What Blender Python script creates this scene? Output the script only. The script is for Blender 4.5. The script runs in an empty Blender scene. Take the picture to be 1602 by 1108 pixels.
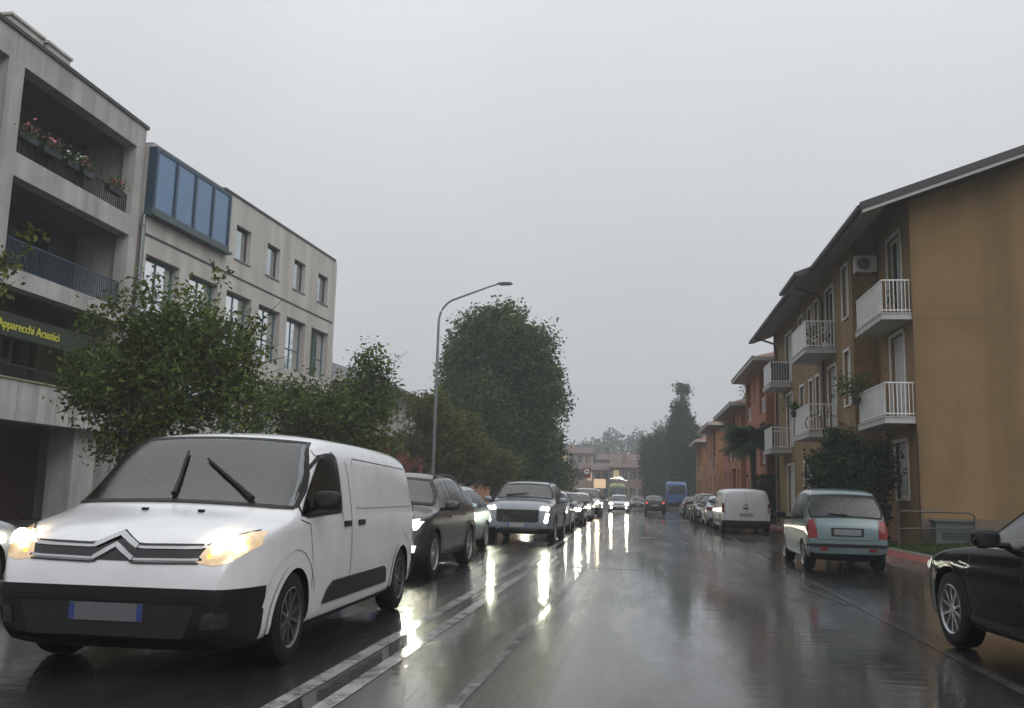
import bpy, bmesh, math, random
import numpy as np
from mathutils import Vector, Matrix
from mathutils.bvhtree import BVHTree
from mathutils.geometry import delaunay_2d_cdt

S = bpy.context.scene
COL = S.collection
rad = math.radians

# ------------------------------------------------------------------ camera
F_PX, CX, CY, CAM_H = 1447.0, 801.0, 554.0, 1.3
YAW, PITCH, ROLL = rad(-7.582), rad(8.605), rad(1.5)
FW = Vector((math.sin(YAW)*math.cos(PITCH), math.cos(YAW)*math.cos(PITCH), math.sin(PITCH)))
_r = Vector((math.cos(YAW), -math.sin(YAW), 0))
_u = _r.cross(FW)
RT = _r*math.cos(ROLL) + _u*math.sin(ROLL)
UP = _u*math.cos(ROLL) - _r*math.sin(ROLL)
cd = bpy.data.cameras.new('camera')
cd.sensor_width = 36; cd.lens = F_PX/1602*36; cd.clip_start = .05; cd.clip_end = 3000
cam = bpy.data.objects.new('camera', cd); COL.objects.link(cam)
M = Matrix.Identity(4)
for i in range(3):
    M[i][0], M[i][1], M[i][2] = RT[i], UP[i], -FW[i]
M[2][3] = CAM_H
cam.matrix_world = M
S.camera = cam

# ------------------------------------------------------------------ sky, sun, exposure
w = bpy.data.worlds.new('World'); S.world = w; w.use_nodes = True
nt = w.node_tree; nt.nodes.clear()
def N(t, **k):
    n = nt.nodes.new(t)
    for a, b in k.items(): setattr(n, a, b)
    return n
sky = N('ShaderNodeTexSky', sky_type='NISHITA', sun_disc=False)
sky.sun_elevation = rad(38); sky.sun_rotation = rad(140); sky.air_density = 1; sky.dust_density = 6; sky.ozone_density = 1
geo = N('ShaderNodeNewGeometry'); sep = N('ShaderNodeSeparateXYZ')
tc = N('ShaderNodeTexCoord')
nt.links.new(tc.outputs['Generated'], sep.inputs[0])
# overcast: luminance rises smoothly from the horizon to the zenith
zc = N('ShaderNodeMath', operation='MAXIMUM'); zc.inputs[1].default_value = 0; nt.links.new(sep.outputs[2], zc.inputs[0])
zq = N('ShaderNodeMath', operation='MULTIPLY_ADD'); zq.inputs[1].default_value = 6.0; zq.inputs[2].default_value = 1.6
nt.links.new(zc.outputs[0], zq.inputs[0])
ramp = N('ShaderNodeMath', operation='MULTIPLY_ADD'); ramp.inputs[2].default_value = 5.2
nt.links.new(zc.outputs[0], ramp.inputs[0]); nt.links.new(zq.outputs[0], ramp.inputs[1])
noi = N('ShaderNodeTexNoise'); noi.inputs['Scale'].default_value = 2.2; noi.inputs['Detail'].default_value = 4
nt.links.new(tc.outputs['Generated'], noi.inputs['Vector'])
mr2 = N('ShaderNodeMapRange'); mr2.inputs[1].default_value = .3; mr2.inputs[2].default_value = .7
mr2.inputs[3].default_value = .95; mr2.inputs[4].default_value = 1.05
nt.links.new(noi.outputs[0], mr2.inputs[0])
mul = N('ShaderNodeMath', operation='MULTIPLY')
nt.links.new(ramp.outputs[0], mul.inputs[0]); nt.links.new(mr2.outputs[0], mul.inputs[1])
vm = N('ShaderNodeVectorMath', operation='SCALE'); vm.inputs[0].default_value = (.975, 1.0, 1.03)
nt.links.new(mul.outputs[0], vm.inputs['Scale'])
mix = N('ShaderNodeMix', data_type='RGBA'); mix.inputs[0].default_value = .97
nt.links.new(sky.outputs[0], mix.inputs[6]); nt.links.new(vm.outputs[0], mix.inputs[7])
bg = N('ShaderNodeBackground'); bg.inputs['Strength'].default_value = .1
nt.links.new(mix.outputs[2], bg.inputs['Color'])
wo = N('ShaderNodeOutputWorld'); nt.links.new(bg.outputs[0], wo.inputs['Surface'])

sl = bpy.data.lights.new('sun', 'SUN'); sl.energy = .9; sl.angle = rad(40); sl.color = (1, .98, .95)
so = bpy.data.objects.new('sun', sl); COL.objects.link(so)
so.rotation_euler = (rad(52), 0, rad(40))
S.view_settings.view_transform = 'Standard'; S.view_settings.look = 'None'
S.view_settings.exposure = 0.15; S.view_settings.gamma = 1
S.cycles.use_denoising = True
S.cycles.max_bounces = 6; S.cycles.glossy_bounces = 4; S.cycles.diffuse_bounces = 3
S.cycles.transparent_max_bounces = 8; S.cycles.volume_bounces = 1
S.cycles.sample_clamp_indirect = 12
S.cycles.caustics_reflective = False; S.cycles.caustics_refractive = False

# ------------------------------------------------------------------ materials
MATS = {}
def lin(r, g, b):
    f = lambda c: (c/255/12.92) if c/255 <= .04045 else ((c/255+.055)/1.055)**2.4
    return (f(r), f(g), f(b))
def mat(name, col, rough=.6, metal=0., var=0., vscale=3., bump=0., bscale=40., coat=0., emit=None, estr=0., ior=1.5,
        stain=0., rvar=0., streak=None, spec=None):
    """Principled material; var = colour variation by noise, streak = vertical run-off stains."""
    if name in MATS: return MATS[name]
    m = bpy.data.materials.new(name); m.use_nodes = True
    t = m.node_tree; b = t.nodes['Principled BSDF']; L = t.links.new
    b.inputs['Base Color'].default_value = (*col, 1); b.inputs['Roughness'].default_value = rough
    b.inputs['Metallic'].default_value = metal; b.inputs['IOR'].default_value = ior
    b.inputs['Coat Weight'].default_value = coat; b.inputs['Coat Roughness'].default_value = .04
    if spec is not None: b.inputs['Specular IOR Level'].default_value = spec
    if emit:
        b.inputs['Emission Color'].default_value = (*emit, 1); b.inputs['Emission Strength'].default_value = estr
    if var or bump or stain or rvar or streak:
        g = t.nodes.new('ShaderNodeNewGeometry'); pos = g.outputs['Position']
    if var or stain or streak:
        n = t.nodes.new('ShaderNodeTexNoise'); n.inputs['Scale'].default_value = vscale; n.inputs['Detail'].default_value = 6
        n.inputs['Roughness'].default_value = .62
        L(pos, n.inputs['Vector'])
        mr = t.nodes.new('ShaderNodeMapRange'); mr.inputs[1].default_value = .28; mr.inputs[2].default_value = .72
        mr.inputs[3].default_value = 1-var; mr.inputs[4].default_value = 1+var
        L(n.outputs[0], mr.inputs[0]); fac = mr.outputs[0]
        if streak:
            mp = t.nodes.new('ShaderNodeMapping'); mp.inputs['Scale'].default_value = (streak[0], streak[0], streak[1])
            L(pos, mp.inputs[0])
            n2 = t.nodes.new('ShaderNodeTexNoise'); n2.inputs['Scale'].default_value = 1; n2.inputs['Detail'].default_value = 5
            L(mp.outputs[0], n2.inputs['Vector'])
            m2 = t.nodes.new('ShaderNodeMapRange'); m2.inputs[1].default_value = .35; m2.inputs[2].default_value = .62
            m2.inputs[3].default_value = 1-streak[2]; m2.inputs[4].default_value = 1.04
            L(n2.outputs[0], m2.inputs[0])
            mm = t.nodes.new('ShaderNodeMath'); mm.operation = 'MULTIPLY'
            L(fac, mm.inputs[0]); L(m2.outputs[0], mm.inputs[1]); fac = mm.outputs[0]
        sc = t.nodes.new('ShaderNodeVectorMath'); sc.operation = 'SCALE'; sc.inputs[0].default_value = col
        L(fac, sc.inputs['Scale']); L(sc.outputs[0], b.inputs['Base Color'])
    if rvar:
        n3 = t.nodes.new('ShaderNodeTexNoise'); n3.inputs['Scale'].default_value = vscale*1.7; n3.inputs['Detail'].default_value = 5
        L(pos, n3.inputs['Vector'])
        m3 = t.nodes.new('ShaderNodeMapRange'); m3.inputs[1].default_value = .3; m3.inputs[2].default_value = .7
        m3.inputs[3].default_value = max(0, rough-rvar); m3.inputs[4].default_value = min(1, rough+rvar)
        L(n3.outputs[0], m3.inputs[0]); L(m3.outputs[0], b.inputs['Roughness'])
    if bump:
        n4 = t.nodes.new('ShaderNodeTexNoise'); n4.inputs['Scale'].default_value = bscale; n4.inputs['Detail'].default_value = 4
        L(pos, n4.inputs['Vector'])
        bp = t.nodes.new('ShaderNodeBump'); bp.inputs['Strength'].default_value = bump; bp.inputs['Distance'].default_value = .02
        L(n4.outputs[0], bp.inputs['Height']); L(bp.outputs[0], b.inputs['Normal'])
        if coat: L(bp.outputs[0], b.inputs['Coat Normal'])
    MATS[name] = m
    return m

def leafmat(name, c1, c2, rough=.55):
    m = bpy.data.materials.new(name); m.use_nodes = True
    t = m.node_tree; b = t.nodes['Principled BSDF']; L = t.links.new
    g = t.nodes.new('ShaderNodeNewGeometry')
    n = t.nodes.new('ShaderNodeTexNoise'); n.inputs['Scale'].default_value = .75; n.inputs['Detail'].default_value = 4
    L(g.outputs['Position'], n.inputs['Vector'])
    a = t.nodes.new('ShaderNodeMath'); a.operation = 'ADD'; L(g.outputs['Random Per Island'], a.inputs[0]); L(n.outputs[0], a.inputs[1])
    mr = t.nodes.new('ShaderNodeMapRange'); mr.inputs[1].default_value = .5; mr.inputs[2].default_value = 1.25
    L(a.outputs[0], mr.inputs[0])
    mx = t.nodes.new('ShaderNodeMix'); mx.data_type = 'RGBA'
    mx.inputs[6].default_value = (*c1, 1); mx.inputs[7].default_value = (*c2, 1)
    L(mr.outputs[0], mx.inputs[0]); L(mx.outputs[2], b.inputs['Base Color'])
    b.inputs['Roughness'].default_value = rough; b.inputs['Specular IOR Level'].default_value = .13
    tr = t.nodes.new('ShaderNodeBsdfTranslucent'); L(mx.outputs[2], tr.inputs['Color'])
    ms = t.nodes.new('ShaderNodeMixShader'); ms.inputs[0].default_value = .34
    L(b.outputs[0], ms.inputs[1]); L(tr.outputs[0], ms.inputs[2])
    L(ms.outputs[0], t.nodes['Material Output'].inputs['Surface'])
    MATS[name] = m
    return m

def paint(name, col, metal=0., rough=.32, spec=None, coat=1.):
    return mat(name, col, rough=rough, metal=metal, coat=coat, spec=spec, bump=.03, bscale=160, var=.06, vscale=2, streak=(3, .8, .06))

concrete = mat('concrete', (.43, .42, .405), .75, var=.14, vscale=1.3, bump=.15, bscale=30, streak=(1.9, .10, .30))
concrete2 = mat('concrete_warm', (.50, .475, .445), .75, var=.09, vscale=.9, bump=.06, bscale=40, streak=(1.4, .09, .20))
shade_wall = mat('painted_shade_wall', (.05, .05, .05), .8, var=.15)  # shade of the loggias and interiors is put into this dark colour
shade_soffit = mat('painted_shade_soffit', (.10, .10, .10), .8, var=.1)  # concrete slabs toned down: loggia shadow painted into the colour
bronze = mat('dark_frame', (.025, .026, .03), .35, metal=.4)
glass_dark = mat('glass_dark', (.012, .014, .017), .04, ior=1.6)
glass_mirror = mat('glazing_reflective', (.86, .89, .90), .05, metal=.95, var=.05, vscale=.4)
glass_blue = mat('glazing_blue', (.15, .235, .37), .16, metal=.5, var=.10, vscale=.7)
glass_mirror2 = mat('glazing_pale', (.50, .55, .57), .08, metal=.9, var=.10, vscale=.9)
blue_metal = mat('blue_frame', (.035, .07, .11), .4, metal=.3)
teal_metal = mat('teal_frame', (.05, .13, .16), .4)
zinc = mat('zinc_pipe', (.22, .24, .25), .35, metal=.7, var=.1)
ochre = mat('ochre_stucco', (.218, .137, .060), .85, var=.18, vscale=.55, bump=.3, bscale=45, streak=(1.1, .07, .22))
orange = mat('orange_stucco', (.31, .11, .055), .85, var=.08, vscale=.6, bump=.15, bscale=40)
orange2 = mat('apricot_stucco', (.32, .15, .07), .85, var=.08, vscale=.6, bump=.15, bscale=40)
redwall = mat('red_stucco', (.20, .055, .04), .85, var=.12, vscale=.8)
plinth_m = mat('plinth_render', (.13, .10, .07), .7, var=.15, vscale=1.5)
white_metal = mat('white_metal', (.68, .68, .68), .4, var=.06, vscale=2, streak=(3, .4, .12))
white_frame = mat('white_frame', (.62, .62, .61), .5, var=.05)
shutter_m = mat('shutter_white', (.46, .46, .45), .5, var=.05)
slab_m = mat('balcony_slab', (.42, .41, .40), .7, var=.08, vscale=2)
eave_m = mat('eave_timber', (.12, .10, .09), .7, var=.1)
gutter_m = mat('gutter_dark', (.035, .034, .036), .4, metal=.3)
tile_m = mat('roof_tile', (.20, .085, .055), .6, var=.25, vscale=5, bump=.5, bscale=9)
iron = mat('railing_iron', (.03, .035, .042), .4, metal=.5)
asphalt_old = mat('pavement_asphalt', (.06, .06, .062), .3, var=.18, vscale=1.2, bump=.2, bscale=60, rvar=.15)
stone_kerb = mat('kerb_stone', (.19, .185, .18), .35, var=.15, vscale=3, bump=.15, bscale=30)
red_pave = mat('red_paving', (.20, .055, .05), .35, var=.22, vscale=4, bump=.2, bscale=40, rvar=.1)
grass_m = leafmat('grass_blades', (.025, .05, .012), (.06, .11, .025))
soil_m = mat('soil', (.03, .04, .016), .9, var=.2)
bark = mat('bark', (.05, .042, .035), .8, var=.25, vscale=8, bump=.5, bscale=25)
tyre_m = mat('tyre_rubber', (.009, .009, .0095), .6, spec=.18, bump=.1, bscale=60)
rim_m = mat('rim_alloy', (.42, .43, .44), .28, metal=.85)
rim_dark = mat('rim_dark', (.12, .12, .125), .35, metal=.7)
black_pl = mat('black_plastic', (.009, .009, .0095), .45, spec=.22, bump=.08, bscale=120)
black_gl = mat('gloss_black', (.01, .01, .011), .12)
under_m = mat('underbody', (.006, .006, .006), .8)
chrome = mat('chrome', (.45, .45, .46), .2, metal=1)
car_glass = mat('car_glass', (.035, .042, .045), .05, ior=1.75, var=.12, vscale=1.0)
def see_through(name, tint, ior):
    m = bpy.data.materials.new(name); m.use_nodes = True; t = m.node_tree; t.nodes.clear(); L = t.links.new
    g = t.nodes.new('ShaderNodeNewGeometry'); n = t.nodes.new('ShaderNodeTexNoise'); n.inputs['Scale'].default_value = 70; n.inputs['Detail'].default_value = 2
    L(g.outputs['Position'], n.inputs['Vector'])
    bp = t.nodes.new('ShaderNodeBump'); bp.inputs['Strength'].default_value = .10; bp.inputs['Distance'].default_value = .02; L(n.outputs[0], bp.inputs['Height'])
    fr = t.nodes.new('ShaderNodeFresnel'); fr.inputs['IOR'].default_value = ior; L(bp.outputs[0], fr.inputs['Normal'])
    tr = t.nodes.new('ShaderNodeBsdfTransparent'); tr.inputs['Color'].default_value = (*tint, 1)
    gl = t.nodes.new('ShaderNodeBsdfGlossy'); gl.inputs['Roughness'].default_value = .03; L(bp.outputs[0], gl.inputs['Normal'])
    mx = t.nodes.new('ShaderNodeMixShader'); L(fr.outputs[0], mx.inputs[0]); L(tr.outputs[0], mx.inputs[1]); L(gl.outputs[0], mx.inputs[2])
    o = t.nodes.new('ShaderNodeOutputMaterial'); L(mx.outputs[0], o.inputs['Surface'])
    return m
cabin_glass = see_through('cabin_glass', (.62, .68, .68), 2.15)
seat_m = mat('seat_fabric', (.035, .036, .038), .8)
seam_m = mat('panel_gap', (.02, .02, .02), .7)
lamp_off = mat('headlamp_off', (.45, .46, .47), .12, metal=.5, coat=1)
lamp_amber = mat('lamp_amber', (.8, .35, .02), .2, coat=1, emit=(1, .42, .04), estr=3.0)
lamp_warm_body = mat('headlamp_housing_lit', (.42, .36, .28), .22, metal=.5, coat=1, emit=(1, .60, .22), estr=.40, var=.5, vscale=14)
lamp_warm = mat('headlamp_warm', (1, .9, .7), .2, emit=(1, .80, .50), estr=240)
lamp_white = mat('headlamp_white', (1, 1, .95), .2, emit=(1, .98, .74), estr=300)
lamp_white_body = mat('headlamp_housing_white', (.6, .6, .58), .15, coat=1, emit=(1, .97, .86), estr=.9, var=.4, vscale=16)
lamp_cool = mat('daytime_light', (1, 1, 1), .2, emit=(.96, 1, .80), estr=130)
tail_off = mat('taillight_red', (.15, .004, .006), .15, spec=.4, var=.3, vscale=12)
tail_on = mat('taillight_lit', (.4, .01, .01), .2, emit=(1, .05, .05), estr=9)
plate_m = mat('plate_white', (.30, .30, .30), .4)
plate_blue = mat('plate_blue', (.03, .08, .35), .4)
plate_grey = mat('plate_text_grey', (.12, .12, .12), .5)
flower_p = mat('flower_pink', (.55, .16, .25), .6, var=.3, vscale=20)
flower_w = mat('flower_white', (.75, .68, .68), .6)
flower_r = mat('flower_red', (.35, .03, .03), .6)
sign_y = mat('sign_letters', (.55, .52, .06), .5, emit=(.8, .85, .1), estr=.08)
sign_bg = mat('sign_board', (.02, .03, .018), .5)
poster_w = mat('poster_white', (.5, .5, .5), .5, var=.15, vscale=6)
poster_b = mat('poster_blue', (.12, .2, .3), .5, var=.25, vscale=5)
terracotta = mat('terracotta', (.22, .08, .04), .7)
grey_box_m = mat('utility_grey', (.075, .088, .085), .5, var=.1)
lit_sign = mat('lit_shop_sign', (.8, .7, .5), .5, emit=(1, .62, .32), estr=.4)

leaf_a = leafmat('leaves_olive', (.024, .042, .008), (.125, .165, .038))
leaf_b = leafmat('leaves_green', (.018, .042, .012), (.085, .145, .042))
leaf_c = leafmat('leaves_yellowing', (.034, .048, .011), (.125, .142, .034))
leaf_d = leafmat('leaves_dark', (.012, .026, .014), (.036, .065, .03))
leaf_p = leafmat('leaves_palm', (.026, .055, .028), (.075, .13, .06))
leaf_far = leafmat('leaves_far', (.02, .034, .022), (.05, .07, .04))

# road: wet asphalt under a broken film of water
def road_material():
    m = bpy.data.materials.new('wet_asphalt'); m.use_nodes = True
    t = m.node_tree; b = t.nodes['Principled BSDF']; L = t.links.new
    g = t.nodes.new('ShaderNodeNewGeometry'); pos = g.outputs['Position']
    def noise(scale, detail, vec=None, rough=.55):
        n = t.nodes.new('ShaderNodeTexNoise'); n.inputs['Scale'].default_value = scale
        n.inputs['Detail'].default_value = detail; n.inputs['Roughness'].default_value = rough
        L(vec or pos, n.inputs['Vector']); return n.outputs[0]
    def mrange(x, a, bb, c, d):
        n = t.nodes.new('ShaderNodeMapRange'); 
        for i, v in enumerate((a, bb, c, d)): n.inputs[i+1].default_value = v
        L(x, n.inputs[0]); return n.outputs[0]
    def math_(op, x, y):
        n = t.nodes.new('ShaderNodeMath'); n.operation = op
        for i, v in enumerate((x, y)):
            if isinstance(v, (int, float)): n.inputs[i].default_value = v
            else: L(v, n.inputs[i])
        return n.outputs[0]
    mp = t.nodes.new('ShaderNodeMapping'); mp.inputs['Scale'].default_value = (1.0, .16, 1); L(pos, mp.inputs[0])
    wet = mrange(noise(.55, 6, mp.outputs[0], .62), .42, .56, 0, 1)          # 1 = standing film
    mp2 = t.nodes.new('ShaderNodeMapping'); mp2.inputs['Scale'].default_value = (2.2, .05, 1); L(pos, mp2.inputs[0])
    track = mrange(noise(1.0, 4, mp2.outputs[0]), .35, .65, 0, 1)       # wheel-track wear along the street
    patch = noise(.35, 3)
    fine = noise(95, 3)
    base = math_('MULTIPLY', mrange(fine, .25, .75, .008, .030), mrange(track, 0, 1, .75, 1.25))
    base = math_('MULTIPLY', base, mrange(patch, .3, .7, .8, 1.2))
    cmb = t.nodes.new('ShaderNodeCombineColor'); L(base, cmb.inputs[0]); L(base, cmb.inputs[1]); L(math_('MULTIPLY', base, 1.04), cmb.inputs[2])
    L(cmb.outputs[0], b.inputs['Base Color'])
    rr = mrange(wet, 0, 1, .09, .012); rr = math_('ADD', rr, mrange(track, 0, 1, 0, .04))
    # water film (coat) over rough aggregate (base)
    L(rr, b.inputs['Coat Roughness']); b.inputs['Coat IOR'].default_value = 1.36
    L(mrange(wet, 0, 1, .62, 1.0), b.inputs['Coat Weight'])
    L(mrange(track, 0, 1, .22, .30), b.inputs['Roughness']); b.inputs['IOR'].default_value = 1.40; b.inputs['Specular IOR Level'].default_value = .22
    ripple = noise(7, 3)
    mp3 = t.nodes.new('ShaderNodeMapping'); mp3.inputs['Scale'].default_value = (.8, 4.5, 1); L(pos, mp3.inputs[0])
    ripple2 = noise(1.1, 3, mp3.outputs[0])
    grain = noise(30, 3, None, .7)
    h = math_('ADD', math_('MULTIPLY', fine, mrange(wet, 0, 1, .005, .0006)), math_('MULTIPLY', ripple, .014))
    h = math_('ADD', h, math_('MULTIPLY', grain, mrange(wet, 0, 1, .034, .008)))
    h = math_('ADD', h, math_('MULTIPLY', ripple2, .07))
    # rings where raindrops hit the water
    vo = t.nodes.new('ShaderNodeTexVoronoi'); vo.inputs['Scale'].default_value = 3.2; L(pos, vo.inputs['Vector'])
    d = vo.outputs['Distance']
    ring = math_('MULTIPLY', math_('SINE', math_('MULTIPLY', d, 70.0), 0), mrange(d, .04, .34, 1, 0))
    sc = t.nodes.new('ShaderNodeSeparateColor'); L(vo.outputs['Color'], sc.inputs[0])
    ring = math_('MULTIPLY', ring, mrange(sc.outputs[0], .35, .7, 0, .009))
    h = math_('ADD', h, ring)
    bp = t.nodes.new('ShaderNodeBump'); bp.inputs['Strength'].default_value = .55; bp.inputs['Distance'].default_value = .05
    L(h, bp.inputs['Height']); L(bp.outputs[0], b.inputs['Coat Normal'])
    bp2 = t.nodes.new('ShaderNodeBump'); bp2.inputs['Strength'].default_value = .8; bp2.inputs['Distance'].default_value = .006
    L(fine, bp2.inputs['Height']); L(bp2.outputs[0], b.inputs['Normal'])
    return m
road_m = road_material()

def line_material(name, strength, col=.30):
    """worn road paint under water"""
    m = bpy.data.materials.new(name); m.use_nodes = True
    t = m.node_tree; b = t.nodes['Principled BSDF']; L = t.links.new
    g = t.nodes.new('ShaderNodeNewGeometry')
    n = t.nodes.new('ShaderNodeTexNoise'); n.inputs['Scale'].default_value = 4; n.inputs['Detail'].default_value = 9; n.inputs['Roughness'].default_value = .72
    L(g.outputs['Position'], n.inputs['Vector'])
    mr = t.nodes.new('ShaderNodeMapRange'); mr.inputs[1].default_value = strength-.12; mr.inputs[2].default_value = strength+.08
    L(n.outputs[0], mr.inputs[0])
    mx = t.nodes.new('ShaderNodeMix'); mx.data_type = 'RGBA'
    mx.inputs[6].default_value = (col, col, col*.98, 1); mx.inputs[7].default_value = (.04, .04, .042, 1)
    L(mr.outputs[0], mx.inputs[0]); L(mx.outputs[2], b.inputs['Base Color'])
    b.inputs['Roughness'].default_value = .16; b.inputs['IOR'].default_value = 1.38
    bp = t.nodes.new('ShaderNodeBump'); bp.inputs['Strength'].default_value = .25; bp.inputs['Distance'].default_value = .01
    L(n.outputs[0], bp.inputs['Height']); L(bp.outputs[0], b.inputs['Normal'])
    return m
line_m = line_material('road_paint', .58, .33)
line_faint = line_material('road_paint_worn', .47, .115)

# ------------------------------------------------------------------ mesh helpers
class MB:
    def __init__(s): s.v = []; s.f = []; s.m = []; s.cm = 0
    def quad(s, a, b, c, d):
        n = len(s.v); s.v += [tuple(a), tuple(b), tuple(c), tuple(d)]; s.f.append((n, n+1, n+2, n+3)); s.m.append(s.cm)
    def poly(s, pts):
        n = len(s.v); s.v += [tuple(p) for p in pts]; s.f.append(tuple(range(n, n+len(pts)))); s.m.append(s.cm)
    def box(s, x0, x1, y0, y1, z0, z1):
        n = len(s.v)
        s.v += [(x, y, z) for z in (z0, z1) for y in (y0, y1) for x in (x0, x1)]
        for f in ((0, 2, 3, 1), (4, 5, 7, 6), (0, 1, 5, 4), (2, 6, 7, 3), (0, 4, 6, 2), (1, 3, 7, 5)):
            s.f.append(tuple(n+i for i in f)); s.m.append(s.cm)
        return s
    def obox(s, O, A, B, C):
        """oriented box from corner O with edge vectors A, B, C"""
        O, A, B, C = map(Vector, (O, A, B, C)); n = len(s.v)
        s.v += [tuple(O + A*i + B*j + C*k) for k in (0, 1) for j in (0, 1) for i in (0, 1)]
        fl = A.cross(B).dot(C) < 0
        for f in ((0, 2, 3, 1), (4, 5, 7, 6), (0, 1, 5, 4), (2, 6, 7, 3), (0, 4, 6, 2), (1, 3, 7, 5)):
            f = tuple(n+i for i in f); s.f.append(f[::-1] if fl else f); s.m.append(s.cm)
        return s
    def tube(s, pts, rs, n=8, cap=True):
        pts = [Vector(p) for p in pts]
        if not hasattr(rs, '__len__'): rs = [rs]*len(pts)
        rings = []
        for i, p in enumerate(pts):
            d = (pts[min(i+1, len(pts)-1)] - pts[max(i-1, 0)]).normalized()
            a = Vector((0, 0, 1)) if abs(d.z) < .9 else Vector((1, 0, 0))
            e1 = d.cross(a).normalized(); e2 = d.cross(e1)
            b = len(s.v)
            for k in range(n):
                t = 2*math.pi*k/n
                s.v.append(tuple(p + e1*(rs[i]*math.cos(t)) + e2*(rs[i]*math.sin(t))))
            rings.append(b)
        for a, b in zip(rings, rings[1:]):
            for k in range(n):
                s.f.append((a+k, b+k, b+(k+1) % n, a+(k+1) % n)); s.m.append(s.cm)
        if cap:
            s.f.append(tuple(rings[0]+k for k in range(n))); s.m.append(s.cm)
            s.f.append(tuple(rings[-1]+k for k in reversed(range(n)))); s.m.append(s.cm)
        return s
    def prism(s, poly, O, A, B, C):
        """2-D polygon (a, b) in plane O+A*a+B*b extruded by C"""
        O, A, B, C = map(Vector, (O, A, B, C)); n = len(s.v); k = len(poly)
        p0 = [O + A*a + B*b for a, b in poly]
        s.v += [tuple(p) for p in p0] + [tuple(p + C) for p in p0]
        s.f.append(tuple(range(n+k-1, n-1, -1))); s.m.append(s.cm)
        s.f.append(tuple(range(n+k, n+2*k))); s.m.append(s.cm)
        for i in range(k):
            j = (i+1) % k
            s.f.append((n+i, n+j, n+k+j, n+k+i)); s.m.append(s.cm)
        return s
    def lathe(s, prof, n=32, axis='x'):
        b = len(s.v); k = len(prof)
        for i in range(n):
            t = 2*math.pi*i/n
            for (a, r) in prof:
                s.v.append((a, r*math.cos(t), r*math.sin(t)) if axis == 'x' else (r*math.cos(t), r*math.sin(t), a))
        for i in range(n):
            j = (i+1) % n
            for q in range(k-1):
                s.f.append((b+i*k+q, b+i*k+q+1, b+j*k+q+1, b+j*k+q)); s.m.append(s.cm)
        return s
    def mesh(s, name, smooth=False):
        me = bpy.data.meshes.new(name); me.from_pydata(s.v, [], s.f)
        if max(s.m or [0]): me.polygons.foreach_set('material_index', s.m)
        bm = bmesh.new(); bm.from_mesh(me); bmesh.ops.recalc_face_normals(bm, faces=bm.faces); bm.to_mesh(me); bm.free()
        if smooth:
            me.polygons.foreach_set('use_smooth', [True]*len(me.polygons)); me.set_sharp_from_angle(angle=rad(38))
        me.update()
        return me

def addobj(name, me, mats=None, parent=None, loc=None):
    o = bpy.data.objects.new(name, me); COL.objects.link(o)
    if mats is not None:
        if not isinstance(mats, (list, tuple)): mats = [mats]
        if len(me.materials) == 0:
            for q in mats: me.materials.append(q)
    if parent:
        o.parent = parent
        if parent.type == 'EMPTY' and parent.get('_w') is not None:
            o.matrix_parent_inverse = Matrix.Translation(-parent.location)
    if loc: o.location = loc
    return o
def build(name, mb, mats, parent=None, smooth=False, loc=None):
    return addobj(name, mb.mesh(name, smooth), mats, parent, loc)
def tag(o, label=None, cat=None, group=None, kind=None):
    for k, v in (('label', label), ('category', cat), ('group', group), ('kind', kind)):
        if v: o[k] = v
    return o
def thing(name, label, cat, loc=(0, 0, 0), rz=0, group=None, world=True):
    """Empty at the base; with world=True its parts are modelled in world coordinates"""
    o = bpy.data.objects.new(name, None); COL.objects.link(o)
    o.location = loc; o.rotation_euler = (0, 0, rz); o.empty_display_size = .3
    if world: o['_w'] = 1
    return tag(o, label, cat, group)

def wall(mb, O, A, Nn, length, z0, z1, holes=(), th=.3):
    """wall sheet with thickness and rectangular holes (s0,s1,z0,z1); O base point, A along, Nn outward"""
    O = Vector(O); A = Vector(A).normalized(); Nn = Vector(Nn).normalized()
    ss = sorted({0, length, *[h[0] for h in holes], *[h[1] for h in holes]})
    zz = sorted({z0, z1, *[h[2] for h in holes], *[h[3] for h in holes]})
    ss = [q for q in ss if -1e-6 <= q <= length+1e-6]; zz = [q for q in zz if z0-1e-6 <= q <= z1+1e-6]
    def solid(i, j):
        if i < 0 or j < 0 or i >= len(ss)-1 or j >= len(zz)-1: return False
        s, z = (ss[i]+ss[i+1])/2, (zz[j]+zz[j+1])/2
        return not any(h[0] < s < h[1] and h[2] < z < h[3] for h in holes)
    P = lambda s, d, z: O + A*s - Nn*d + Vector((0, 0, z))
    for i in range(len(ss)-1):
        for j in range(len(zz)-1):
            if not solid(i, j): continue
            a, b, c, d = ss[i], ss[i+1], zz[j], zz[j+1]
            mb.quad(P(a, 0, c), P(b, 0, c), P(b, 0, d), P(a, 0, d))
            mb.quad(P(a, th, c), P(a, th, d), P(b, th, d), P(b, th, c))
            for ok, (e, f) in ((solid(i-1, j), ((a, c), (a, d))), (solid(i+1, j), ((b, d), (b, c))),
                               (solid(i, j-1), ((b, c), (a, c))), (solid(i, j+1), ((a, d), (b, d)))):
                if not ok: mb.quad(P(e[0], 0, e[1]), P(f[0], 0, f[1]), P(f[0], th, f[1]), P(e[0], th, e[1]))
    bmv = mb
    return mb

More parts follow.
